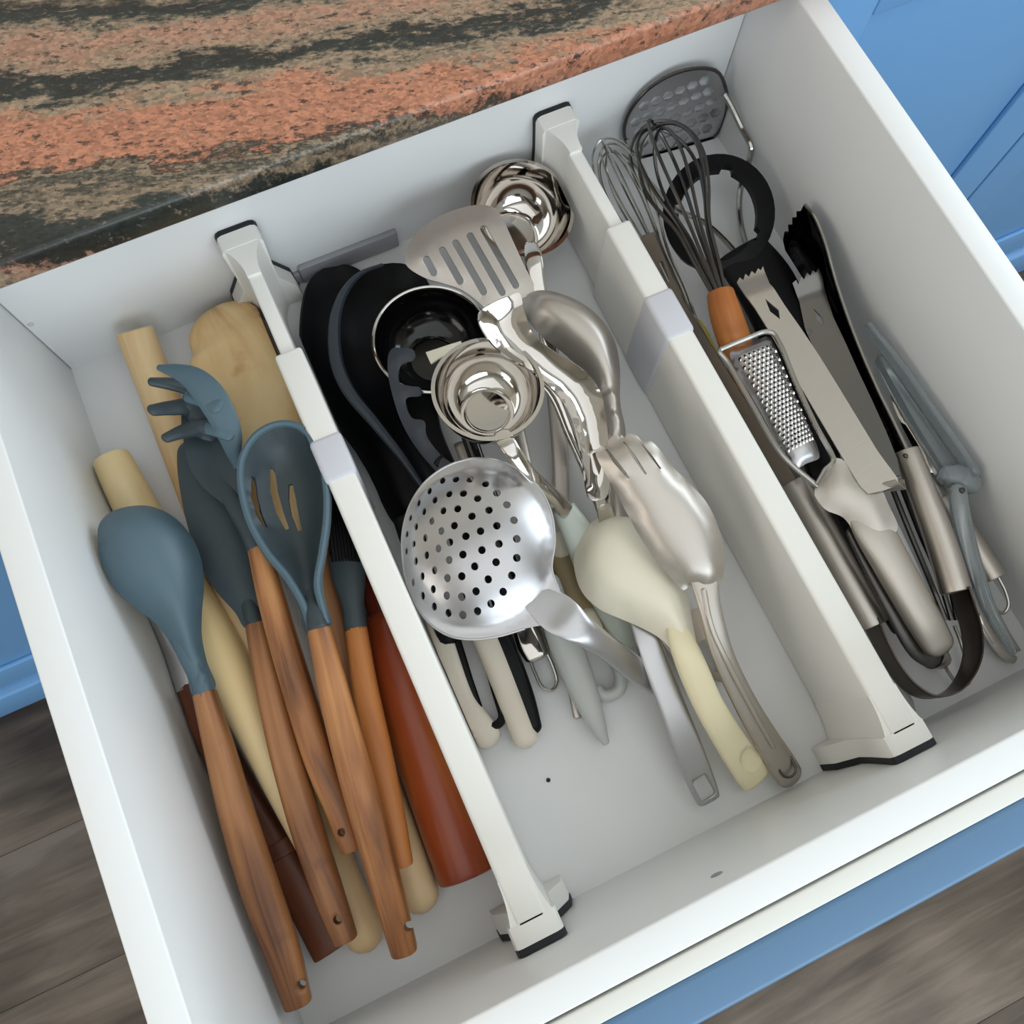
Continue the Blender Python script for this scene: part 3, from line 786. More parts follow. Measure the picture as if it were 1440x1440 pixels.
# --- two black nylon spoons
t = Thing('nylon_spoon', 'black nylon serving spoon nearest the left divider, partly covered by its twin', 'spoon', P(520, 620, 0), 'black nylon kitchen tools in the middle section')
outer = [(424, 470), (427, 425), (438, 392), (462, 374), (492, 373), (515, 388), (526, 420), (530, 465), (534, 520), (545, 575), (562, 625), (585, 675), (605, 730), (580, 745), (562, 738), (545, 715), (530, 680), (508, 640), (478, 600), (448, 566), (430, 528)]
t.part('bowl', plate(outer, [(430, 480, .024), (520, 480, .012), (580, 735, .026)], disp=d_bowl(.008, .02), th=.0025, cell=.004), 'nylon', sharp=50)
t.part('neck', loft([(572, 728, .030, 40, .006), (590, 790, .028, 34, .008), (612, 850, .022, 30, .010), (632, 895, .014, 34, .012)], n=16, ex=2.6, cap='soft'), 'nylon')
h = t.part('handle', loft([(614, 872, .010, 34, .015), (632, 930, .010, 34, .015), (652, 985, .010, 36, .015), (670, 1018, .010, 44, .015), (686, 1034, .009, 40, .013)], n=24, ex=2.6, cap=('soft', 'round')), 'beige', label='beige plastic handle')
def loopcurve(x0, y0, x1, y1, w, z):
    dx, dy = x1 - x0, y1 - y0; L = math.hypot(dx, dy); nx, ny = -dy / L * w / 2, dx / L * w / 2; ux, uy = dx / L, dy / L
    pts = []
    for a in range(0, 9):
        th = math.pi * a / 8; pts.append((x1 + nx * math.cos(th) + ux * w / 2 * math.sin(th), y1 + ny * math.cos(th) + uy * w / 2 * math.sin(th), z))
    for a in range(0, 9):
        th = math.pi * a / 8; pts.append((x0 - nx * math.cos(th) - ux * w / 2 * math.sin(th), y0 - ny * math.cos(th) - uy * w / 2 * math.sin(th), z))
    return pts
t.part('hanging_loop', wire(loopcurve(658, 900, 692, 1006, 30, .0125), .0028, closed=True, sub=2), 'nylon', parent=h, label='black loop lining the handle slot')

t = Thing('nylon_turner', 'black nylon deep spoon with a grey lit rim, second from the left divider', 'spoon', P(560, 560, 0), 'black nylon kitchen tools in the middle section')
outer = [(468, 480), (471, 440), (484, 408), (508, 382), (540, 371), (572, 372), (596, 388), (610, 420), (616, 470), (612, 540), (618, 600), (640, 655), (655, 700), (622, 712), (598, 690), (566, 644), (528, 596), (492, 552), (475, 518)]
pl = [(475, 480, .043), (600, 480, .026), (630, 700, .034)]
t.part('bowl', plate(outer, pl, disp=d_bowl(.011, .022), th=.0025, cell=.004), 'nylon', sharp=50)
t.part('rim', tube(onplane([(598, 690), (566, 644), (528, 596), (492, 552), (476, 518), (470, 480), (473, 440), (486, 408), (509, 384), (538, 373)], [(a, b, c + .001) for a, b, c in pl]), lambda f: .0015 + .0028 * math.sin(math.pi * min(f * 1.1, 1)), n=8), 'nylon_grey', label='rim coloured grey for its lit edge')  # the light on the black spoon's edge is painted as a grey rim
t.part('neck', loft([(628, 696, .036, 40, .006), (645, 750, .032, 32, .008), (665, 830, .024, 30, .010), (690, 895, .014, 34, .012)], n=16, ex=2.6, cap='soft'), 'nylon')
h = t.part('handle', loft([(676, 880, .013, 38, .017), (697, 930, .012, 38, .017), (720, 990, .011, 38, .017), (739, 1038, .0105, 36, .015)], n=24, ex=2.6, cap=('soft', 'round')), 'beige', label='beige plastic handle')
t.part('grip_strip', loft([(700, 885, .013, 30, .013), (722, 940, .012, 31, .013), (738, 985, .011, 30, .013), (749, 1022, .0105, 26, .012)], n=20, ex=2.6, cap=('soft', 'round')), 'nylon', parent=h, label='black grip strip')

# --- ladles
def ladle_bowl(t, c, r, dep, axis, mat, rim_mat=None, th=.0009, flatr=.42, part='bowl'):
    """round bowl hanging under its rim plane; c = rim centre"""
    inn = []
    for k in range(0, 15):
        a = k / 14 * math.pi / 2
        rr = r * (math.cos(a) ** .72); hh = -dep * math.sin(a)
        if rr < flatr * r: break
        inn.append((rr, hh))
    inn.append((flatr * r, -dep)); inn.append((flatr * r * .5, -dep)); inn.append((0, -dep))
    outp = [(0, -dep - th)] + [(rr + th, hh - th * (hh < -dep * .5)) for rr, hh in inn[::-1][2:]]
    lip = [(r + th, 0), (r + th * 2.6, .0006), (r + th * 2.6, .0014), (r, .0012)]
    return t.part(part, lathe(c, axis, outp + lip + inn, 64), mat, sharp=50)
def cam_axis(x, y, k):
    """straight up, leaned towards the viewer's side of the room by k"""
    d = -ray(x, y).normalized(); return (Vector((0, 0, 1)) * (1 - k) + d * k).normalized()

c = P(735, 293, .052, .036)
c = Vector((c.x, min(c.y, -.038), c.z))
t = Thing('soup_ladle', 'round polished steel ladle at the back wall behind the slotted turner', 'ladle', (c.x, c.y, 0), 'polished steel ladles')
ladle_bowl(t, c, 69 * S(c), .034, Vector((.10, -.16, 1)), 'steel_pol')
t.part('neck', loft([(747, 346, .050, 20, .003), (750, 362, .051, 26, .003), (755, 395, .047, 24, .003), (764, 440, .038, 24, .003), (778, 520, .020, 24, .003)], n=14, ex=2.6, cap='round'), 'steel_pol')
t.part('handle', loft([(778, 520, .020, 26, .003), (788, 640, .009, 24, .003), (790, 780, .003, 22, .003), (800, 920, .003, 20, .003), (812, 1008, .003, 12, .003)], n=14, ex=2.6, cap='soft'), 'steel_mat')

c = P(607, 478, .060)
t = Thing('enamel_ladle', 'glossy black ladle with a thin bright steel rim, holding the black pasta server', 'ladle', (c.x, c.y, 0))
ladle_bowl(t, c, 79 * S(c), .028, Vector((.02, .0, 1)), 'nylon_gloss')
x = Vector((1, 0, 0))
rr = 79 * S(c) + .0012
t.part('rim', tube([c + Vector((rr * math.cos(a * .3927), rr * math.sin(a * .3927), .0015)) for a in range(16)], .0011, closed=True, n=8, sub=4), 'steel_pol', label='thin bright steel rim')
t.part('handle', loft([(640, 548, .057, 20, .003), (655, 600, .040, 22, .005), (690, 700, .030, 22, .005), (720, 780, .024, 22, .005), (740, 840, .021, 18, .005)], n=14, cap='soft'), 'nylon_gloss')

t = Thing('pasta_server', 'black nylon pasta server with stubby teeth lying over the black ladle', 'pasta server', P(585, 600, 0), 'black nylon kitchen tools in the middle section')
outer = [(546, 500), (552, 490), (566, 489), (581, 492), (582, 506), (566, 512), (560, 524), (562, 538), (578, 543), (590, 545), (590, 556), (572, 560), (571, 572), (580, 588), (596, 592), (600, 612), (620, 640), (650, 664), (630, 676), (606, 655), (580, 622), (563, 590), (553, 560), (546, 528)]
t.part('head', plate(outer, [(550, 500, .071), (590, 550, .069), (640, 665, .060)], disp=lambda x, y, e: .003 * min(e / .005, 1), th=.003, cell=.003), 'nylon_grey', sharp=50)
t.part('handle', loft([(618, 645, .060, 22, .003), (655, 690, .050, 30, .007), (680, 760, .034, 26, .008), (705, 850, .026, 26, .008)], n=14, cap='soft'), 'nylon')

# --- cream strip and the tan handle
t = Thing('plastic_strip', 'short cream plastic strip resting inside the black ladle beside the front ladle rim', 'strip', P(620, 497, .05))
t.part('strip', loft([(603, 504, .061, 20, .003), (616, 498, .062, 16, .003), (634, 492, .063, 16, .003), (650, 488, .063, 18, .003)], n=14, ex=4, cap='flat'), 'cream')

t = Thing('tan_scraper', 'tan plastic handle with cream end caps between the skimmer and the cream ladle', 'scraper', P(800, 820, 0))
t.part('grip', loft([(784, 758, .013, 34, .009), (800, 800, .013, 44, .010), (822, 850, .013, 48, .010), (840, 890, .012, 40, .010)], n=16, ex=3.4, cap='soft'), 'tan')
t.part('cream_end', loft([(784, 760, .0145, 30, .011), (790, 776, .0145, 30, .011)], n=14, cap='round'), 'cream', label='cream end cap')
t.part('cream_end', loft([(826, 866, .014, 32, .012), (834, 884, .014, 30, .012)], n=14, cap='round'), 'cream', label='cream end cap')
t.part('hanging_loop', wire([(845, 890, .010), (862, 925, .010), (873, 952, .010), (868, 972, .010), (848, 978, .010), (838, 968, .010)], .0042, n=10), 'palegrey', label='pale grey hanging loop')

# --- slotted turner
t = Thing('slotted_turner', 'brushed steel turner with five slots leaning at the back left of the round ladle', 'turner', P(700, 480, 0))
outer = [(571, 372), (571, 354), (580, 334), (606, 311), (640, 295), (674, 288), (692, 291), (704, 303), (722, 340), (738, 375), (752, 403), (751, 411), (724, 424), (700, 437), (688, 438), (672, 424), (650, 408), (622, 398), (598, 391)]
def tslot(x0, y0, x1, y1, w=10):
    dx, dy = x1 - x0, y1 - y0; L = math.hypot(dx, dy); ux, uy = dx / L, dy / L; nx, ny = -uy * w / 2, ux * w / 2; o = []
    for a in range(7):
        th = math.pi * a / 6; o.append((x1 + nx * math.cos(th) + ux * w / 2 * math.sin(th), y1 + ny * math.cos(th) + uy * w / 2 * math.sin(th)))
    for a in range(7):
        th = math.pi * a / 6; o.append((x0 - nx * math.cos(th) - ux * w / 2 * math.sin(th), y0 - ny * math.cos(th) - uy * w / 2 * math.sin(th)))
    return o
slots = [tslot(600, 366, 610, 384), tslot(622, 353, 647, 396), tslot(641, 343, 680, 411), tslot(661, 333, 706, 412), tslot(680, 323, 725, 402)]
t.part('blade', plate(outer, [(580, 350, .062), (700, 300, .064), (720, 420, .052)], disp=lambda x, y, e: .0015 * min(e / .01, 1), th=.0012, cell=.004, holes=slots, along=[(600, 366), (640, 435)]), 'steel_mat', sharp=50)
t.part('neck', loft([(700, 424, .052, 40, .0014), (712, 470, .046, 20, .003), (722, 560, .030, 16, .004), (745, 680, .030, 18, .005), (768, 820, .026, 20, .006)], n=12, cap='soft'), 'steel_mat')
t.part('handle', loft([(768, 820, .026, 40, .013), (790, 890, .023, 46, .014), (812, 950, .018, 44, .014), (830, 995, .014, 34, .012), (844, 1028, .011, 20, .008), (851, 1043, .009, 12, .005)], n=20, ex=2.3, cap=('soft', 'round')), 'palegrey', label='hooked pale grey plastic handle')
t.part('hook', loft([(842, 1000, .016, 8, .004), (847, 1016, .013, 10, .004), (850, 1038, .010, 10, .004)], n=10, cap='round'), 'palegrey')

# --- chrome handle with a wire loop
t = Thing('steel_basting_spoon', 'steel handle with a small wire hanging loop showing below the skimmer', 'spoon', P(740, 900, 0))
t.part('shaft', loft([(652, 622, .018, 30, .003), (664, 660, .018, 26, .003), (690, 740, .014, 20, .004), (722, 830, .010, 20, .005)], n=12, cap='soft'), 'steel_mat')
t.part('handle', loft([(722, 830, .010, 24, .007), (738, 880, .010, 36, .008), (748, 905, .010, 42, .008), (756, 922, .010, 38, .007)], n=16, ex=2.8, cap='soft'), 'steel_pol')
t.part('hanging_loop', wire([(744, 922, .009), (752, 945, .008), (764, 967, .007), (777, 970, .007), (783, 958, .007), (778, 938, .008), (768, 915, .009)], .0012), 'steel_wire')

# --- front ladle
c = P(686, 547, .092)
t = Thing('steel_ladle', 'round polished steel ladle in front of the black ladle, pale green handle', 'ladle', (c.x, c.y, 0), 'polished steel ladles')
ladle_bowl(t, c, 74 * S(c), .030, Vector((.03, .03, 1)), 'steel_pol')
t.part('neck', loft([(706, 612, .0915, 26, .003), (718, 630, .092, 24, .003), (742, 662, .082, 20, .0035), (772, 692, .062, 22, .004), (800, 722, .040, 26, .005)], n=14, ex=2.6, cap='round'), 'steel_pol')
t.part('handle', loft([(793, 716, .039, 34, .010), (812, 750, .036, 44, .012), (838, 810, .028, 46, .013), (866, 866, .020, 42, .012), (885, 903, .016, 34, .010)], n=20, ex=2.6, cap=('flat', 'soft')), 'greygreen', label='pale green plastic handle')

# --- steel pieces beneath the big spoons
t = Thing('serving_fork', 'narrow polished steel shaft running beneath the polished and the satin spoon', 'fork', P(800, 620, 0))
t.part('shaft', loft([(702, 500, .054, 22, .002), (740, 512, .052, 26, .002), (775, 548, .044, 18, .003), (802, 610, .030, 16, .004), (826, 665, .020, 14, .004), (850, 730, .016, 14, .004)], n=12, ex=3, cap='round'), 'steel_pol')
t.part('handle', loft([(850, 730, .016, 16, .005), (885, 810, .010, 22, .005), (930, 880, .008, 26, .005), (974, 940, .0065, 28, .005), (992, 972, .006, 20, .005)], n=12, ex=3, cap='soft'), 'steel_mat')

# --- polished serving spoon, bowl up
t = Thing('polished_spoon', 'mirror polished steel serving spoon with bowl up, overlapping the satin spoon', 'spoon', P(780, 560, 0), 'large steel serving spoons')
outer = [(672, 443), (690, 428), (715, 417), (730, 412), (738, 440), (750, 470), (782, 497), (817, 518), (843, 548), (852, 590), (857, 640), (852, 700), (830, 702), (822, 660), (812, 610), (800, 575), (778, 548), (748, 522), (712, 500), (690, 480)]
t.part('bowl', plate(outer, [(680, 445, .105), (740, 415, .105), (845, 640, .074)], disp=d_bowl(.008, .014), th=.0012, cell=.0035, sm=5), 'steel_pol', sharp=60)
t.part('handle', loft([(838, 640, .071, 20, .0015), (842, 670, .066, 22, .003), (848, 700, .058, 24, .004), (856, 740, .040, 26, .004), (872, 800, .026, 28, .004), (920, 870, .014, 34, .005), (962, 900, .012, 38, .005)], n=14, ex=2.8, cap='round'), 'steel_pol')
hh = t.part('handle_end', plate([(958, 866), (985, 856), (1000, 880), (1018, 915), (1030, 950), (1018, 960), (1000, 952), (982, 925), (962, 898)], [(965, 870, .017), (1000, 890, .016), (1020, 955, .012)], th=.004, cell=.004, holes=[tslot(992, 908, 1008, 936, 18)]), 'arm_steel', sharp=50)

# --- satin spoon, back up, with the flat handle
t = Thing('satin_spoon', 'large satin steel serving spoon lying back up, flat bar handle with a square hole', 'spoon', P(870, 760, 0), 'large steel serving spoons')
outer = [(736, 430), (742, 414), (762, 408), (792, 414), (824, 430), (850, 454), (866, 484), (872, 520), (872, 565), (880, 612), (872, 640), (852, 636), (846, 600), (840, 560), (824, 530), (796, 500), (768, 478), (746, 456)]
t.part('bowl', plate(outer, [(745, 430, .060), (865, 480, .056), (862, 620, .052)], disp=lambda x, y, e: .018 * math.sqrt(max(0, 1 - (1 - min(e / .026, 1)) ** 2)), th=.0012, cell=.0035, sm=5), 'steel_mat', sharp=60)
t.part('neck', loft([(866, 620, .055, 26, .002), (870, 680, .046, 24, .004), (884, 780, .040, 28, .004), (900, 866, .037, 34, .004)], n=14, ex=2.8, cap='round'), 'steel_mat')
h = t.part('handle', loft([(896, 862, .037, 30, .005), (914, 912, .037, 36, .006), (944, 990, .029, 38, .007), (970, 1058, .020, 40, .0065), (990, 1110, .010, 38, .006), (996, 1124, .008, 34, .005)], n=24, ex=5, cap=('flat', 'soft')), 'steel_sat', label='flat steel handle with a square hole')
p0, p1 = atz(986, 1102, .012), atz(992, 1113, .010)
drill(h, (p0 + p1) / 2, .0052, long=(p1 - p0) * .6, lining='cream', ex=5)

# --- serving spork
t = Thing('steel_spork', 'large brushed steel serving fork with four short tines on its right side handle', 'serving fork', P(960, 850, 0))
outer = [(838, 640), (838, 630), (843, 626), (852, 630), (857, 616), (864, 611), (876, 616), (884, 610), (896, 613), (905, 622), (914, 620), (926, 630), (942, 652), (966, 676), (992, 704), (1010, 740), (1019, 778), (1018, 806), (1010, 826), (990, 836), (972, 822), (962, 830), (946, 815), (926, 792), (900, 755), (878, 715), (856, 675)]
sl = [slot([(852, 632), (862, 648), (882, 673)], 5), slot([(876, 622), (888, 642), (905, 668)], 5), slot([(902, 626), (914, 644), (926, 660)], 5)]
t.part('bowl', plate(outer, [(845, 640, .084), (930, 650, .084), (985, 815, .066)], disp=lambda x, y, e: .010 * math.sqrt(max(0, 1 - (1 - min(e / .020, 1)) ** 2)), th=.0015, cell=.0032, sm=5, holes=sl, along=[(850, 640), (980, 820)]), 'steel_mat', sharp=50)
h = t.part('handle', loft([(975, 770, .068, 34, .002), (988, 808, .067, 40, .004), (997, 850, .064, 33, .006), (1016, 920, .053, 32, .007), (1046, 985, .038, 34, .007), (1078, 1040, .024, 38, .007), (1102, 1078, .014, 42, .0065), (1110, 1090, .011, 40, .006)], n=24, ex=2.6, cap=('round', 'round')), 'steel_mat')
t.part('handle_ridge', loft([(990, 830, .069, 8, .002), (1000, 880, .064, 8, .003), (1022, 930, .0555, 8, .003), (1058, 998, .039, 8, .003), (1088, 1050, .026, 7, .002)], n=10, cap='round'), 'steel_mat', parent=h)
t.part('end_ring', wire(loopcurve(1098, 1062, 1108, 1082, 22, .0175), .0008, closed=True, sub=2), 'steel_dark', parent=h)

# --- skimmer
t = Thing('skimmer', 'large round satin steel skimmer with rows of punched holes lying over the other tools', 'skimmer', P(700, 780, 0))
outer = [(567, 790), (566, 752), (576, 712), (598, 678), (630, 655), (666, 645), (704, 649), (738, 666), (762, 692), (776, 724), (780, 762), (776, 796), (782, 822), (800, 846), (812, 856), (808, 870), (792, 879), (766, 879), (738, 884), (704, 894), (668, 899), (632, 894), (602, 874), (582, 844), (571, 815)]
HX = [(623,677),(642,676),(662,677),(605,692),(614,707),(634,699),(654,699),(684,684),(590,709),(599,723),(627,724),(647,722),(674,707),(700,698),(714,715),(578,729),(611,738),(667,733),(690,724),(588,744),(602,761),(625,753),(643,746),(659,761),(679,754),(701,746),(724,737),(573,752),(585,768),(621,777),(637,769),(681,780),(704,771),(728,763),(604,785),(636,793),(655,786),(700,796),(728,789),(572,776),(588,792),(615,806),(671,802),(721,813),(597,813),(633,817),(653,815),(689,819),(582,820),(612,831),(631,840),(652,842),(672,835),(709,835),(596,839),(612,854),(632,863),(652,866),(673,861),(692,851)]
holes = []
for (x, y) in HX:
    ex = max(.45, 1 - max(0, (650 - x)) / 130.) if x < 650 else 1
    holes.append([(x + 5.3 * ex * math.cos(a * .628), y + 5.6 * math.sin(a * .628)) for a in range(10)])
cx_, cy_ = 668, 772
def d_skim(x, y, e):
    r2 = math.hypot(x - cx_, y - cy_) / 112.
    base = .016 * max(0, 1 - min(r2, 1) ** 2.2)
    k = min(e / .006, 1)
    return base * k
t.part('bowl', plate(outer, [(572, 770, .070), (776, 760, .076), (800, 860, .074)], disp=d_skim, th=.0010, cell=.0034, holes=holes, sm=0), 'steel_sat', sharp=60)
t.part('rim_fold', tube(onplane([(786, 830), (776, 800), (780, 762), (776, 724), (762, 692), (738, 666), (704, 649), (666, 645), (630, 655), (598, 678), (576, 712), (566, 752), (567, 790), (571, 815), (582, 844), (602, 874), (632, 894), (668, 899), (704, 894), (738, 884)], [(572, 770, .0695), (776, 760, .0755), (800, 860, .0735)]), .0008, n=6), 'steel_sat')
t.part('handle', loft([(756, 842, .0738, 44, .0008), (782, 861, .0743, 58, .0012), (803, 876, .0742, 52, .004), (824, 890, .070, 42, .0072), (850, 908, .058, 36, .009), (890, 938, .037, 38, .008), (922, 960, .022, 34, .006)], n=20, ex=2.3, cap='round'), 'steel_sat')

# --- cream ladle, back up
t = Thing('cream_ladle', 'cream plastic ladle lying back up between the skimmer handle and the steel fork', 'ladle', P(950, 900, 0))
outer = [(807, 795), (810, 768), (822, 744), (842, 728), (868, 722), (892, 728), (914, 746), (936, 778), (956, 808), (968, 838), (973, 870), (980, 905), (990, 938), (958, 950), (944, 915), (928, 898), (900, 882), (872, 870), (842, 856), (818, 832)]
t.part('bowl', plate(outer, [(815, 790, .040), (950, 800, .042), (975, 940, .046)], disp=lambda x, y, e: .020 * math.sqrt(max(0, 1 - (1 - min(e / .030, 1)) ** 2)), th=.0022, cell=.0034, sm=5), 'cream', sharp=60)
h = t.part('handle', loft([(940, 850, .050, 14, .002), (955, 893, .052, 34, .008), (972, 935, .050, 42, .0115), (996, 990, .043, 42, .011), (1028, 1044, .027, 46, .010), (1054, 1082, .015, 50, .009), (1062, 1094, .011, 48, .0085)], n=22, ex=2.6, cap=('round', 'soft')), 'cream_old', label='aged cream handle')
pc = atz(1056, 1068, .0205); drill(h, pc + Vector((0, 0, .0185)), .0075, depth_=.020, lining='cream_old')

t = Thing('crumb', 'tiny dark crumb on the bare drawer bottom', 'crumb', atz(771, 1097, .0005))
t.part('speck', lathe(atz(771, 1097, 0), (0, 0, 1), [(0, .0014), (.0011, .001), (.0014, .0003), (.001, .0)], 9), 'rubber')

# ================================================================ RIGHT COMPARTMENT
# --- potato masher standing in the back right corner
t = Thing('potato_masher', 'perforated steel potato masher leaning in the back right corner', 'masher', P(960, 235, 0))
pl = [(882, 182, .036), (1014, 126, .051), (945, 104, .079)]
outer = [(877, 188), (880, 168), (892, 146), (912, 124), (938, 108), (968, 98), (996, 96), (1012, 104), (1020, 124), (1022, 150), (1016, 176), (998, 200), (972, 218), (944, 228), (914, 230), (892, 216)]
holes = []
for i in range(-5, 6):
    for j in range(-4, 5):
        x = 950 + i * 17 + j * 5 + (0); y = 165 - i * 7.2 + j * 15
        q = np.array([[x, y]])
        if inside(q, np.array(outer))[0] and edge_dist(q, np.array(outer, float))[0] > 11:
            holes.append([(x - 8.5, y + 1), (x - 3, y - 5.5), (x + 5, y - 7), (x + 8.5, y - 1), (x + 3, y + 5.5), (x - 5, y + 7)])
t.part('plate', plate(outer, pl, th=.0014, cell=.0042, holes=holes), 'steel_sat', sharp=50)
a_ = onplane([(878, 190), (884, 160), (906, 130), (938, 108), (972, 97), (1006, 99), (1020, 122), (1022, 150), (1010, 186), (976, 216), (930, 230), (896, 220)], pl)
t.part('plate_rim', tube(a_, .0013, closed=True, n=8, sub=4), 'steel_dark')
t.part('wire_frame', wire([(1018, 132, .051), (1026, 145, .047), (1042, 178, .036), (1056, 207, .024), (1054, 224, .020), (1042, 262, .012), (1040, 300, .009), (1048, 340, .009), (1062, 380, .010), (1085, 430, .011)], .0022), 'steel_wire')
t.part('wire_frame', wire([(882, 196, .030), (892, 224, .020), (918, 262, .012), (952, 294, .010), (992, 314, .010), (1030, 350, .011), (1052, 382, .010), (1080, 440, .011)], .0020), 'steel_wire')
t.part('handle', loft([(1082, 430, .011, 20, .010), (1130, 560, .0095, 32, .016), (1180, 690, .0098, 34, .017), (1240, 790, .0098, 36, .017), (1300, 892, .0098, 34, .017), (1322, 928, .009, 28, .014)], n=20, cap='soft'), 'steel_mat')
t.part('hanging_loop', wire([(1322, 920, .012), (1334, 946, .008), (1350, 964, .007), (1362, 960, .007), (1360, 936, .008), (1350, 900, .010), (1342, 880, .012)], .0012), 'steel_wire')

# --- whisks
def whisk(t, B, A, R, n, r, mat, r0=.004, phase=.2, flat=1., tip=.0):
    ax = (A - B); L = ax.length; ax.normalize()
    x = ax.cross(Vector((0, 0, 1))).normalized(); y = x.cross(ax).normalized()
    prof = [(0, r0), (.18, r0 * 1.3 + .1 * R), (.38, .46 * R), (.58, .82 * R), (.75, R), (.88, .88 * R), (.965, .52 * R), (1.0, 0)]
    for k in range(n):
        th = math.pi * k / n + phase; d = x * math.cos(th) + y * math.sin(th) * flat
        sc = 1 - .035 * (k % 3)
        pts = [B + ax * L * f * sc + d * q for f, q in prof] + [B + ax * L * f * sc - d * q for f, q in prof[::-1][1:]]
        t.part('wire_loop', tube(pts, r, n=6, sub=5), mat)

Bw = P(1012, 414, .058); Aw = P(918, 172, .060)
t = Thing('dark_whisk', 'balloon whisk with dark wires and an orange wooden handle in the right section', 'whisk', P(1020, 420, 0))
whisk(t, Bw, Aw, .0245, 5, .00125, 'steel_dark', flat=.80)
t.part('handle', loft([(1013, 413, .0565, 38, None), (1020, 440, .055, 44, None), (1032, 476, .050, 46, None), (1046, 515, .044, 42, None), (1056, 545, .039, 34, None)], n=24, ex=2, cap=('flat', 'round')), 'wood_orange', label='orange wooden handle')

Bw = P(972, 452, .0185); Aw = P(846, 196, .052)
t = Thing('steel_whisk', 'thin bright steel balloon whisk squeezed against the right divider', 'whisk', P(960, 430, 0))
whisk(t, Bw, Aw, .0165, 6, .0008, 'steel_wire', flat=1., phase=.35)
t.part('handle', loft([(968, 444, .019, 18, None), (985, 480, .018, 22, None), (1010, 535, .017, 24, None), (1040, 600, .014, 24, None), (1070, 660, .010, 22, None)], n=18, ex=2, cap='soft'), 'steel_mat')

# --- yellow handle deep down
t = Thing('yellow_peeler', 'small yellow plastic piece deep between the divider and the whisk handle', 'peeler', P(992, 478, 0))
t.part('handle', loft([(980, 456, .006, 14, .008), (990, 474, .006, 16, .008), (1002, 500, .006, 16, .008), (1016, 528, .006, 14, .008)], n=14, cap='round'), 'yellow')

# --- black ring opener
t = Thing('jar_opener', 'flat black plastic ring with three inner notches and a long black handle', 'jar opener', P(1010, 300, 0))
def ell(cx, cy, a, b, rot=0, n=40, s=0.):
    return [(cx + a * math.cos(q) * math.cos(rot) - b * math.sin(q) * math.sin(rot), cy + a * math.cos(q) * math.sin(rot) + b * math.sin(q) * math.cos(rot)) for q in [2 * math.pi * i / n + s for i in range(n)]]
ih = ell(1009, 305, 55, 64, .1, 120)
hole = []
for (x, y), q in zip(ih, range(120)):
    k = 1.0
    for c0 in (6, 62, 92):
        if abs(q - c0) <= 2: k = 1.14
    hole.append((1009 + (x - 1009) * k, 305 + (y - 305) * k))
outer = ell(1011, 300, 79, 84, .1, 40)
pl = [(950, 300, .036), (1080, 290, .040), (1000, 400, .030)]
t.part('ring', plate(outer, pl, th=.006, cell=.004, holes=[hole], smooth_outline=1, disp=lambda x, y, e: .002 * min(e / .004, 1)), 'nylon', sharp=50)
t.part('handle', loft([(1040, 352, .031, 84, .006), (1076, 400, .030, 90, .010), (1106, 470, .030, 80, .012), (1140, 600, .030, 56, .012), (1180, 710, .029, 50, .012), (1232, 810, .028, 44, .012), (1270, 880, .026, 36, .011)], n=20, ex=2.8, cap='soft'), 'nylon')

# --- long tongs: strip arms with toothed ends, tube sleeves and a spring band
t = Thing('serving_tongs', 'long steel tongs with tube sleeves and a dark U shaped spring, toothed jaws apart', 'tongs', P(1300, 960, 0))
outer = [(901, 334), (906, 326), (912, 330), (916, 324), (922, 334), (940, 376), (962, 424), (1012, 504), (1064, 588), (1114, 664), (1120, 680), (1096, 690), (1060, 640), (1010, 560), (960, 470), (925, 400)]
t.part('arm', plate(outer, [(910, 335, .046), (1114, 664, .036), (1096, 690, .026)], th=.0012, cell=.004, disp=None, holes=[tslot(929, 370, 938, 394, 7)]), 'arm_steel', sharp=50)
t.part('sleeve', loft([(1118, 680, .027, 44, None), (1150, 738, .027, 46, None), (1190, 812, .027, 47, None), (1226, 878, .027, 47, None)], n=28, ex=2, cap='flat'), 'steel_mat', label='brushed steel tube sleeve')
t.part('sleeve', loft([(1276, 636, .052, 34, None), (1296, 690, .052, 38, None), (1322, 760, .051, 41, None), (1344, 830, .050, 42, None)], n=28, ex=2, cap='flat'), 'steel_mat', label='brushed steel tube sleeve')
band = [(1224, 872, .027), (1238, 904, .027), (1256, 938, .026), (1280, 966, .026), (1306, 980, .026), (1336, 974, .026), (1356, 952, .029), (1367, 922, .034), (1366, 888, .040), (1356, 850, .047), (1348, 824, .050)]
st = []
for x, y, z in band:
    p = P(x, y, z, .004); st.append((p.x, p.y, p.z, .0016, .021))
t.part('spring_band', sweep(st, n=12, ex=6, cap='flat'), 'band', label='dark U shaped spring band')
outer = [(1101, 338), (1103, 326), (1109, 326), (1108, 316), (1114, 316), (1114, 306), (1120, 306), (1120, 297), (1126, 297), (1130, 288), (1138, 294), (1156, 328), (1176, 400), (1200, 470), (1232, 545), (1256, 594), (1276, 636), (1262, 646), (1232, 596), (1196, 524), (1160, 450), (1128, 390), (1104, 352)]
pl = [(1104, 340, .030), (1135, 292, .060), (1270, 640, .050)]
def d_chan(x, y, e): return -.006 * min(e / .008, 1)
t.part('arm', plate(outer, pl, th=.0012, cell=.0035, disp=d_chan, smooth_outline=1), 'steel_reflect', sharp=50, label='steel channel arm, coloured black for its dark reflection')
a_ = onplane([(1132, 288), (1144, 302), (1158, 334), (1177, 400), (1202, 472), (1233, 545), (1257, 594), (1276, 634)], pl)
t.part('arm_edge', tube(a_, .0012, n=8, sub=5), 'steel_wire')
p = atz(1269, 644, .055)
t.part('rivet', lathe((p.x, p.y, p.z + .004), (0, 0, 1), [(0, .0014), (.0012, .001), (.0016, 0)], 12), 'steel_dark')

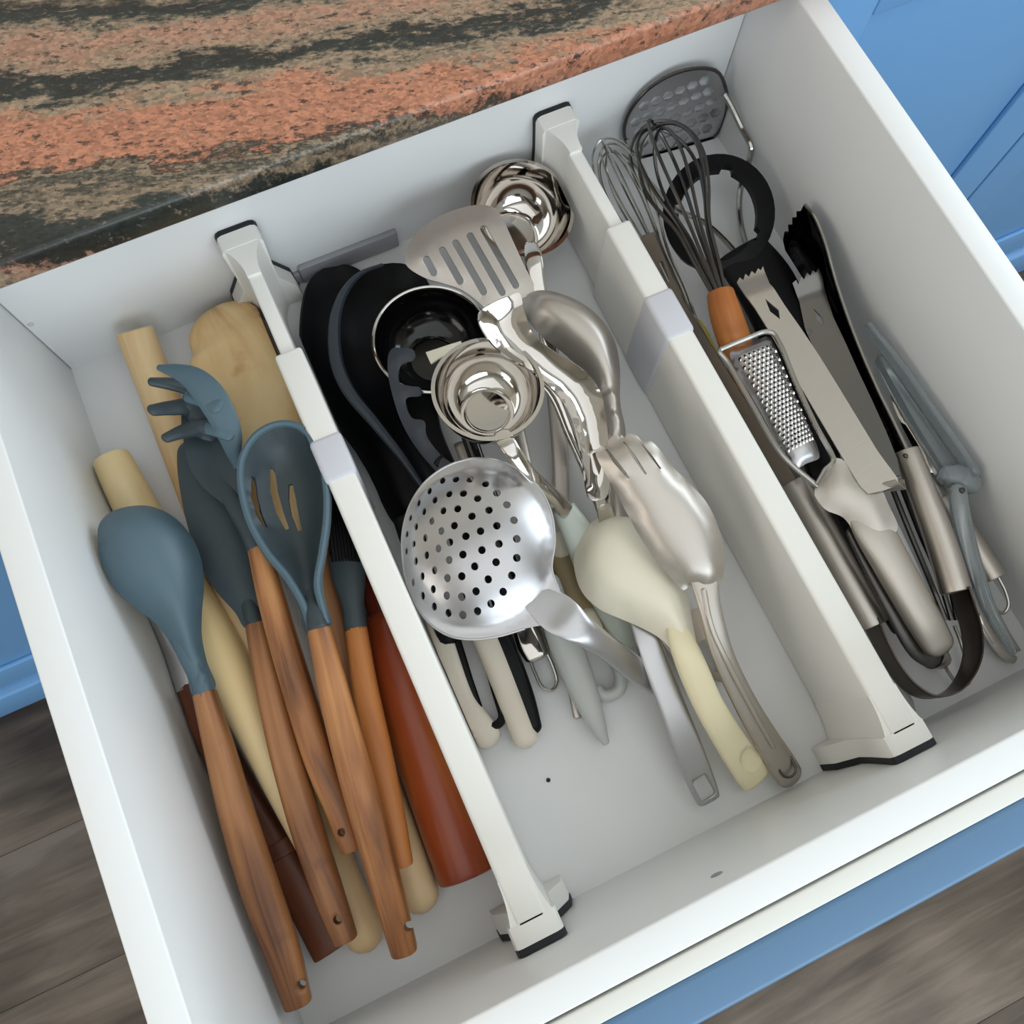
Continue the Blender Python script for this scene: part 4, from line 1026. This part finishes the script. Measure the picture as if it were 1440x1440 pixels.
# --- ice tongs with toothed ends and diamond holes
t = Thing('ice_tongs', 'short brushed steel tongs with toothed ends and diamond shaped holes', 'tongs', P(1180, 560, 0))
outer = [(1038, 390), (1042, 383), (1047, 387), (1050, 378), (1055, 382), (1059, 374), (1064, 378), (1068, 370), (1072, 373), (1075, 367), (1079, 380), (1083, 397), (1104, 430), (1128, 464), (1152, 500), (1178, 542), (1206, 588), (1234, 634), (1262, 672), (1264, 682), (1242, 690), (1221, 694), (1210, 684), (1184, 642), (1152, 588), (1118, 530), (1082, 466), (1062, 434), (1049, 416)]
dia = [(1076, 420), (1095, 436), (1097, 449), (1083, 438)]
def d_tip(x, y, e):
    s = (y - 412) + (x - 1064) * .35
    return -.006 * max(0, min(1, -s / 30.))
t.part('arm', plate(outer, [(1050, 420, .058), (1083, 398, .060), (1240, 680, .070)], th=.0012, cell=.0035, disp=d_tip, sm=1, holes=[dia], smooth_outline=1), 'steel_mat', sharp=50)
outer = [(1114, 403), (1119, 399), (1122, 404), (1126, 394), (1130, 398), (1134, 389), (1139, 393), (1142, 386), (1147, 389), (1150, 382), (1156, 394), (1160, 408), (1172, 446), (1190, 484), (1206, 520), (1226, 562), (1246, 606), (1262, 646), (1266, 668), (1240, 676), (1222, 640), (1200, 600), (1176, 556), (1152, 508), (1132, 462), (1124, 424)]
dia = [(1144, 434), (1156, 446), (1159, 458), (1149, 450)]
def d_tip2(x, y, e):
    s = (y - 416) + (x - 1140) * .35
    return .005 * max(0, min(1, -s / 26.))
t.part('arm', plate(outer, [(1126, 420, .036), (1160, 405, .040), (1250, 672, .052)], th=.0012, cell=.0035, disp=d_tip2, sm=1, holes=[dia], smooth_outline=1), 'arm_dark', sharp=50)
st = []
for x, y, z in ((1240, 680, .0695), (1247, 688, .067), (1250, 690, .062), (1250, 686, .057), (1248, 676, .052)):
    p = P(x, y, z); st.append((p.x, p.y, p.z, 44 * S(p), .0012))
t.part('bend', sweep(st, n=12, ex=5, cap='flat', up=(.45, .89, 0)), 'steel_mat')

# --- hand grater in a wire frame
t = Thing('hand_grater', 'small curved steel grater in a wire frame with a thick rounded steel handle', 'grater', P(1180, 720, 0))
corners = [(1027, 496), (1082, 474), (1153, 640), (1116, 660)]
outer = [(1026, 499), (1030, 493), (1056, 482), (1080, 473), (1085, 477), (1118, 556), (1152, 636), (1152, 644), (1134, 652), (1118, 660), (1111, 656), (1070, 580)]
holes = []; teeth = []
for i in range(23):
    for j in range(8):
        u = (j + .5 + (.5 if i % 2 else 0)) / 8.6; v = .07 + .80 * (i + .5) / 23
        a = np.array(corners, float)
        p = (a[0] * (1 - u) + a[1] * u) * (1 - v) + (a[3] * (1 - u) + a[2] * u) * v
        if u < .96: 
            holes.append([(p[0] + 1.9 * math.cos(q * 1.0472), p[1] + 1.7 * math.sin(q * 1.0472)) for q in range(6)]); teeth.append(p)
plg = [(1035, 500, .058), (1085, 480, .058), (1140, 650, .064)]
def d_gr(x, y, e): return .0065 * math.sqrt(max(0, 1 - (1 - min(e / .012, 1)) ** 2))
t.part('rasp_plate', plate(outer, plg, th=.0008, cell=.0028, disp=d_gr, sm=2, holes=holes), 'steel_sat', sharp=60)
g = Geo()
for p in teeth:
    q = onplane([tuple(p)], plg)[0]
    e = min(edge_dist(np.array([p]), np.array(outer, float))[0] * .00042, .012)
    q = q + Vector((0, 0, d_gr(0, 0, e)))
    s = .0010; d = (onplane([(p[0] + 1.2, p[1] + 2.4)], plg)[0] - onplane([tuple(p)], plg)[0]).normalized(); sd = d.cross(Vector((0, 0, 1))).normalized()
    b = q + d * .0008
    g.add([b - sd * s - d * .0002, b + sd * s - d * .0002, b + sd * s * .7 + d * .0012, b - sd * s * .7 + d * .0012, b + Vector((0, 0, .0013)) - d * .0003], [(0, 1, 4), (1, 2, 4), (2, 3, 4), (3, 0, 4), (3, 2, 1, 0)])
t.part('grating_teeth', g, 'steel_pol', kind='stuff')
t.part('wire_frame', wire([(1150, 684, .067), (1140, 676, .067), (1100, 640, .066), (1058, 570, .065), (1022, 508, .065), (1012, 494, .066), (1024, 487, .067), (1050, 476, .068), (1074, 467, .068), (1086, 468, .068), (1096, 482, .068), (1120, 540, .069), (1148, 600, .070), (1170, 640, .070), (1172, 648, .070), (1160, 662, .069), (1148, 682, .068)], .0017, sub=6), 'steel_wire')
neck = [(1146, 684), (1158, 664), (1172, 645), (1184, 646), (1206, 668), (1240, 690), (1250, 712), (1262, 744), (1226, 776), (1204, 752), (1186, 728), (1160, 716), (1144, 692)]
t.part('neck', plate(neck, [(1150, 685, .062), (1200, 670, .066), (1240, 750, .062)], th=.0014, cell=.0035, disp=lambda x, y, e: .004 * min(e / .010, 1), sm=3), 'steel_mat', sharp=60)
t.part('handle', loft([(1205, 705, .060, 44, .003), (1226, 742, .060, 56, .009), (1250, 785, .058, 54, .013), (1276, 832, .055, 51, .014), (1302, 876, .051, 50, .014), (1318, 904, .048, 46, .012)], n=28, ex=2.6, cap=('round', 'round')), 'steel_mat')
t.part('handle_shell', loft([(1200, 748, .050, 22, .004), (1226, 790, .048, 34, .005), (1262, 852, .045, 42, .006), (1296, 908, .040, 46, .006), (1312, 922, .038, 40, .005)], n=20, ex=2.6, cap='round'), 'steel_dark')

# --- clear plastic holder bars by the right wall
t = Thing('clear_tongs', 'clear plastic pincers leaning on the right wall of the drawer', 'pincers', P(1330, 640, 0))
t.part('arm', loft([(1220, 458, .050, 6, .008), (1262, 512, .050, 9, .010), (1310, 580, .052, 10, .010), (1350, 636, .054, 10, .010), (1370, 666, .055, 12, .010)], n=12, ex=4, cap='soft'), 'clear')
t.part('arm', loft([(1236, 505, .036, 8, .008), (1264, 552, .037, 14, .010), (1300, 610, .039, 20, .010), (1340, 672, .041, 24, .010)], n=12, ex=4, cap='soft'), 'clear')
t.part('hinge', loft([(1330, 668, .050, 26, .012), (1350, 672, .051, 34, .014), (1366, 682, .050, 26, .012)], n=16, ex=3, cap='soft'), 'clear')
t.part('handle', loft([(1346, 690, .054, 22, .010), (1352, 730, .052, 24, .009), (1368, 790, .046, 22, .008), (1392, 860, .034, 18, .007), (1424, 916, .024, 10, .005)], n=14, ex=3, cap='soft'), 'clear')
t.part('hinge_pin', lathe(P(1352, 690, .058), (0, 0, 1), [(0, .0022), (.0016, .0018), (.002, 0)], 12), 'steel_dark')

# --- swivel peeler with tube handle and wire loop
t = Thing('steel_peeler', 'steel peeler with brushed tube handle and wire loop at the front right', 'peeler', P(1370, 760, 0))
outer = [(1252, 552), (1262, 560), (1282, 590), (1304, 622), (1318, 650), (1320, 672), (1312, 682), (1300, 664), (1286, 634), (1266, 594)]
t.part('blade', plate(outer, [(1255, 555, .024), (1316, 650, .030), (1304, 680, .026)], th=.0010, cell=.0035, disp=lambda x, y, e: .003 * min(e / .004, 1)), 'steel_pol', sharp=50)
t.part('neck', loft([(1308, 668, .028, 12, .003), (1322, 690, .028, 16, .005), (1332, 712, .028, 18, .006)], n=12, cap='soft'), 'steel_mat')
t.part('handle', loft([(1326, 702, .029, 32, None), (1350, 740, .029, 35, None), (1378, 784, .029, 36, None), (1396, 812, .029, 36, None)], n=24, ex=2, cap='flat'), 'steel_mat')
t.part('hanging_loop', wire([(1384, 818, .029), (1386, 836, .028), (1398, 856, .027), (1411, 862, .026), (1418, 852, .027), (1414, 832, .028), (1404, 812, .029)], .0011), 'steel_wire')

# --- curved steel prongs at the front
t = Thing('steel_corer', 'two curved bright steel prongs lying at the front right corner', 'corer', P(1400, 900, 0))
t.part('prong', loft([(1350, 800, .010, 10, .003), (1372, 852, .009, 14, .003), (1392, 892, .007, 16, .003), (1412, 918, .0055, 17, .003), (1426, 928, .005, 12, .003)], n=10, ex=3, cap='soft'), 'steel_pol')
t.part('prong', loft([(1372, 800, .012, 9, .003), (1394, 850, .011, 10, .003), (1414, 888, .009, 9, .003), (1432, 914, .007, 5, .003)], n=10, ex=3, cap='soft'), 'steel_sat')

# --- white stick and black rods below the tongs
t = Thing('white_stick', 'flat white plastic stick between the grater handle and the tube sleeve', 'stick', P(1268, 760, 0))
t.part('stick', loft([(1236, 698, .034, 14, .004), (1262, 752, .034, 14, .004), (1288, 806, .034, 13, .004), (1300, 832, .033, 10, .004)], n=12, ex=4, cap='flat'), 'white_stick')
t = Thing('wire_skewer', 'pair of thin dark rods running beside the white stick', 'skewer', P(1290, 780, 0))
for dx, r in ((0, .0018), (14, .0018), (26, .0016)):
    t.part('rod', wire([(1252 + dx, 680, .030), (1278 + dx, 745, .030), (1306 + dx, 812, .028), (1330 + dx * .6, 872, .024)], r), 'steel_dark')

t = Thing('kitchen_scoop', 'rounded pale end of a tool peeping out beneath the front end of the right divider', 'scoop', P(1270, 992, 0))
t.part('body', loft([(1236, 930, .010, 30, .012), (1256, 968, .010, 32, .012), (1270, 994, .010, 31, .012), (1274, 1000, .010, 26, .010)], n=18, ex=2.4, cap='round'), 'palegrey')
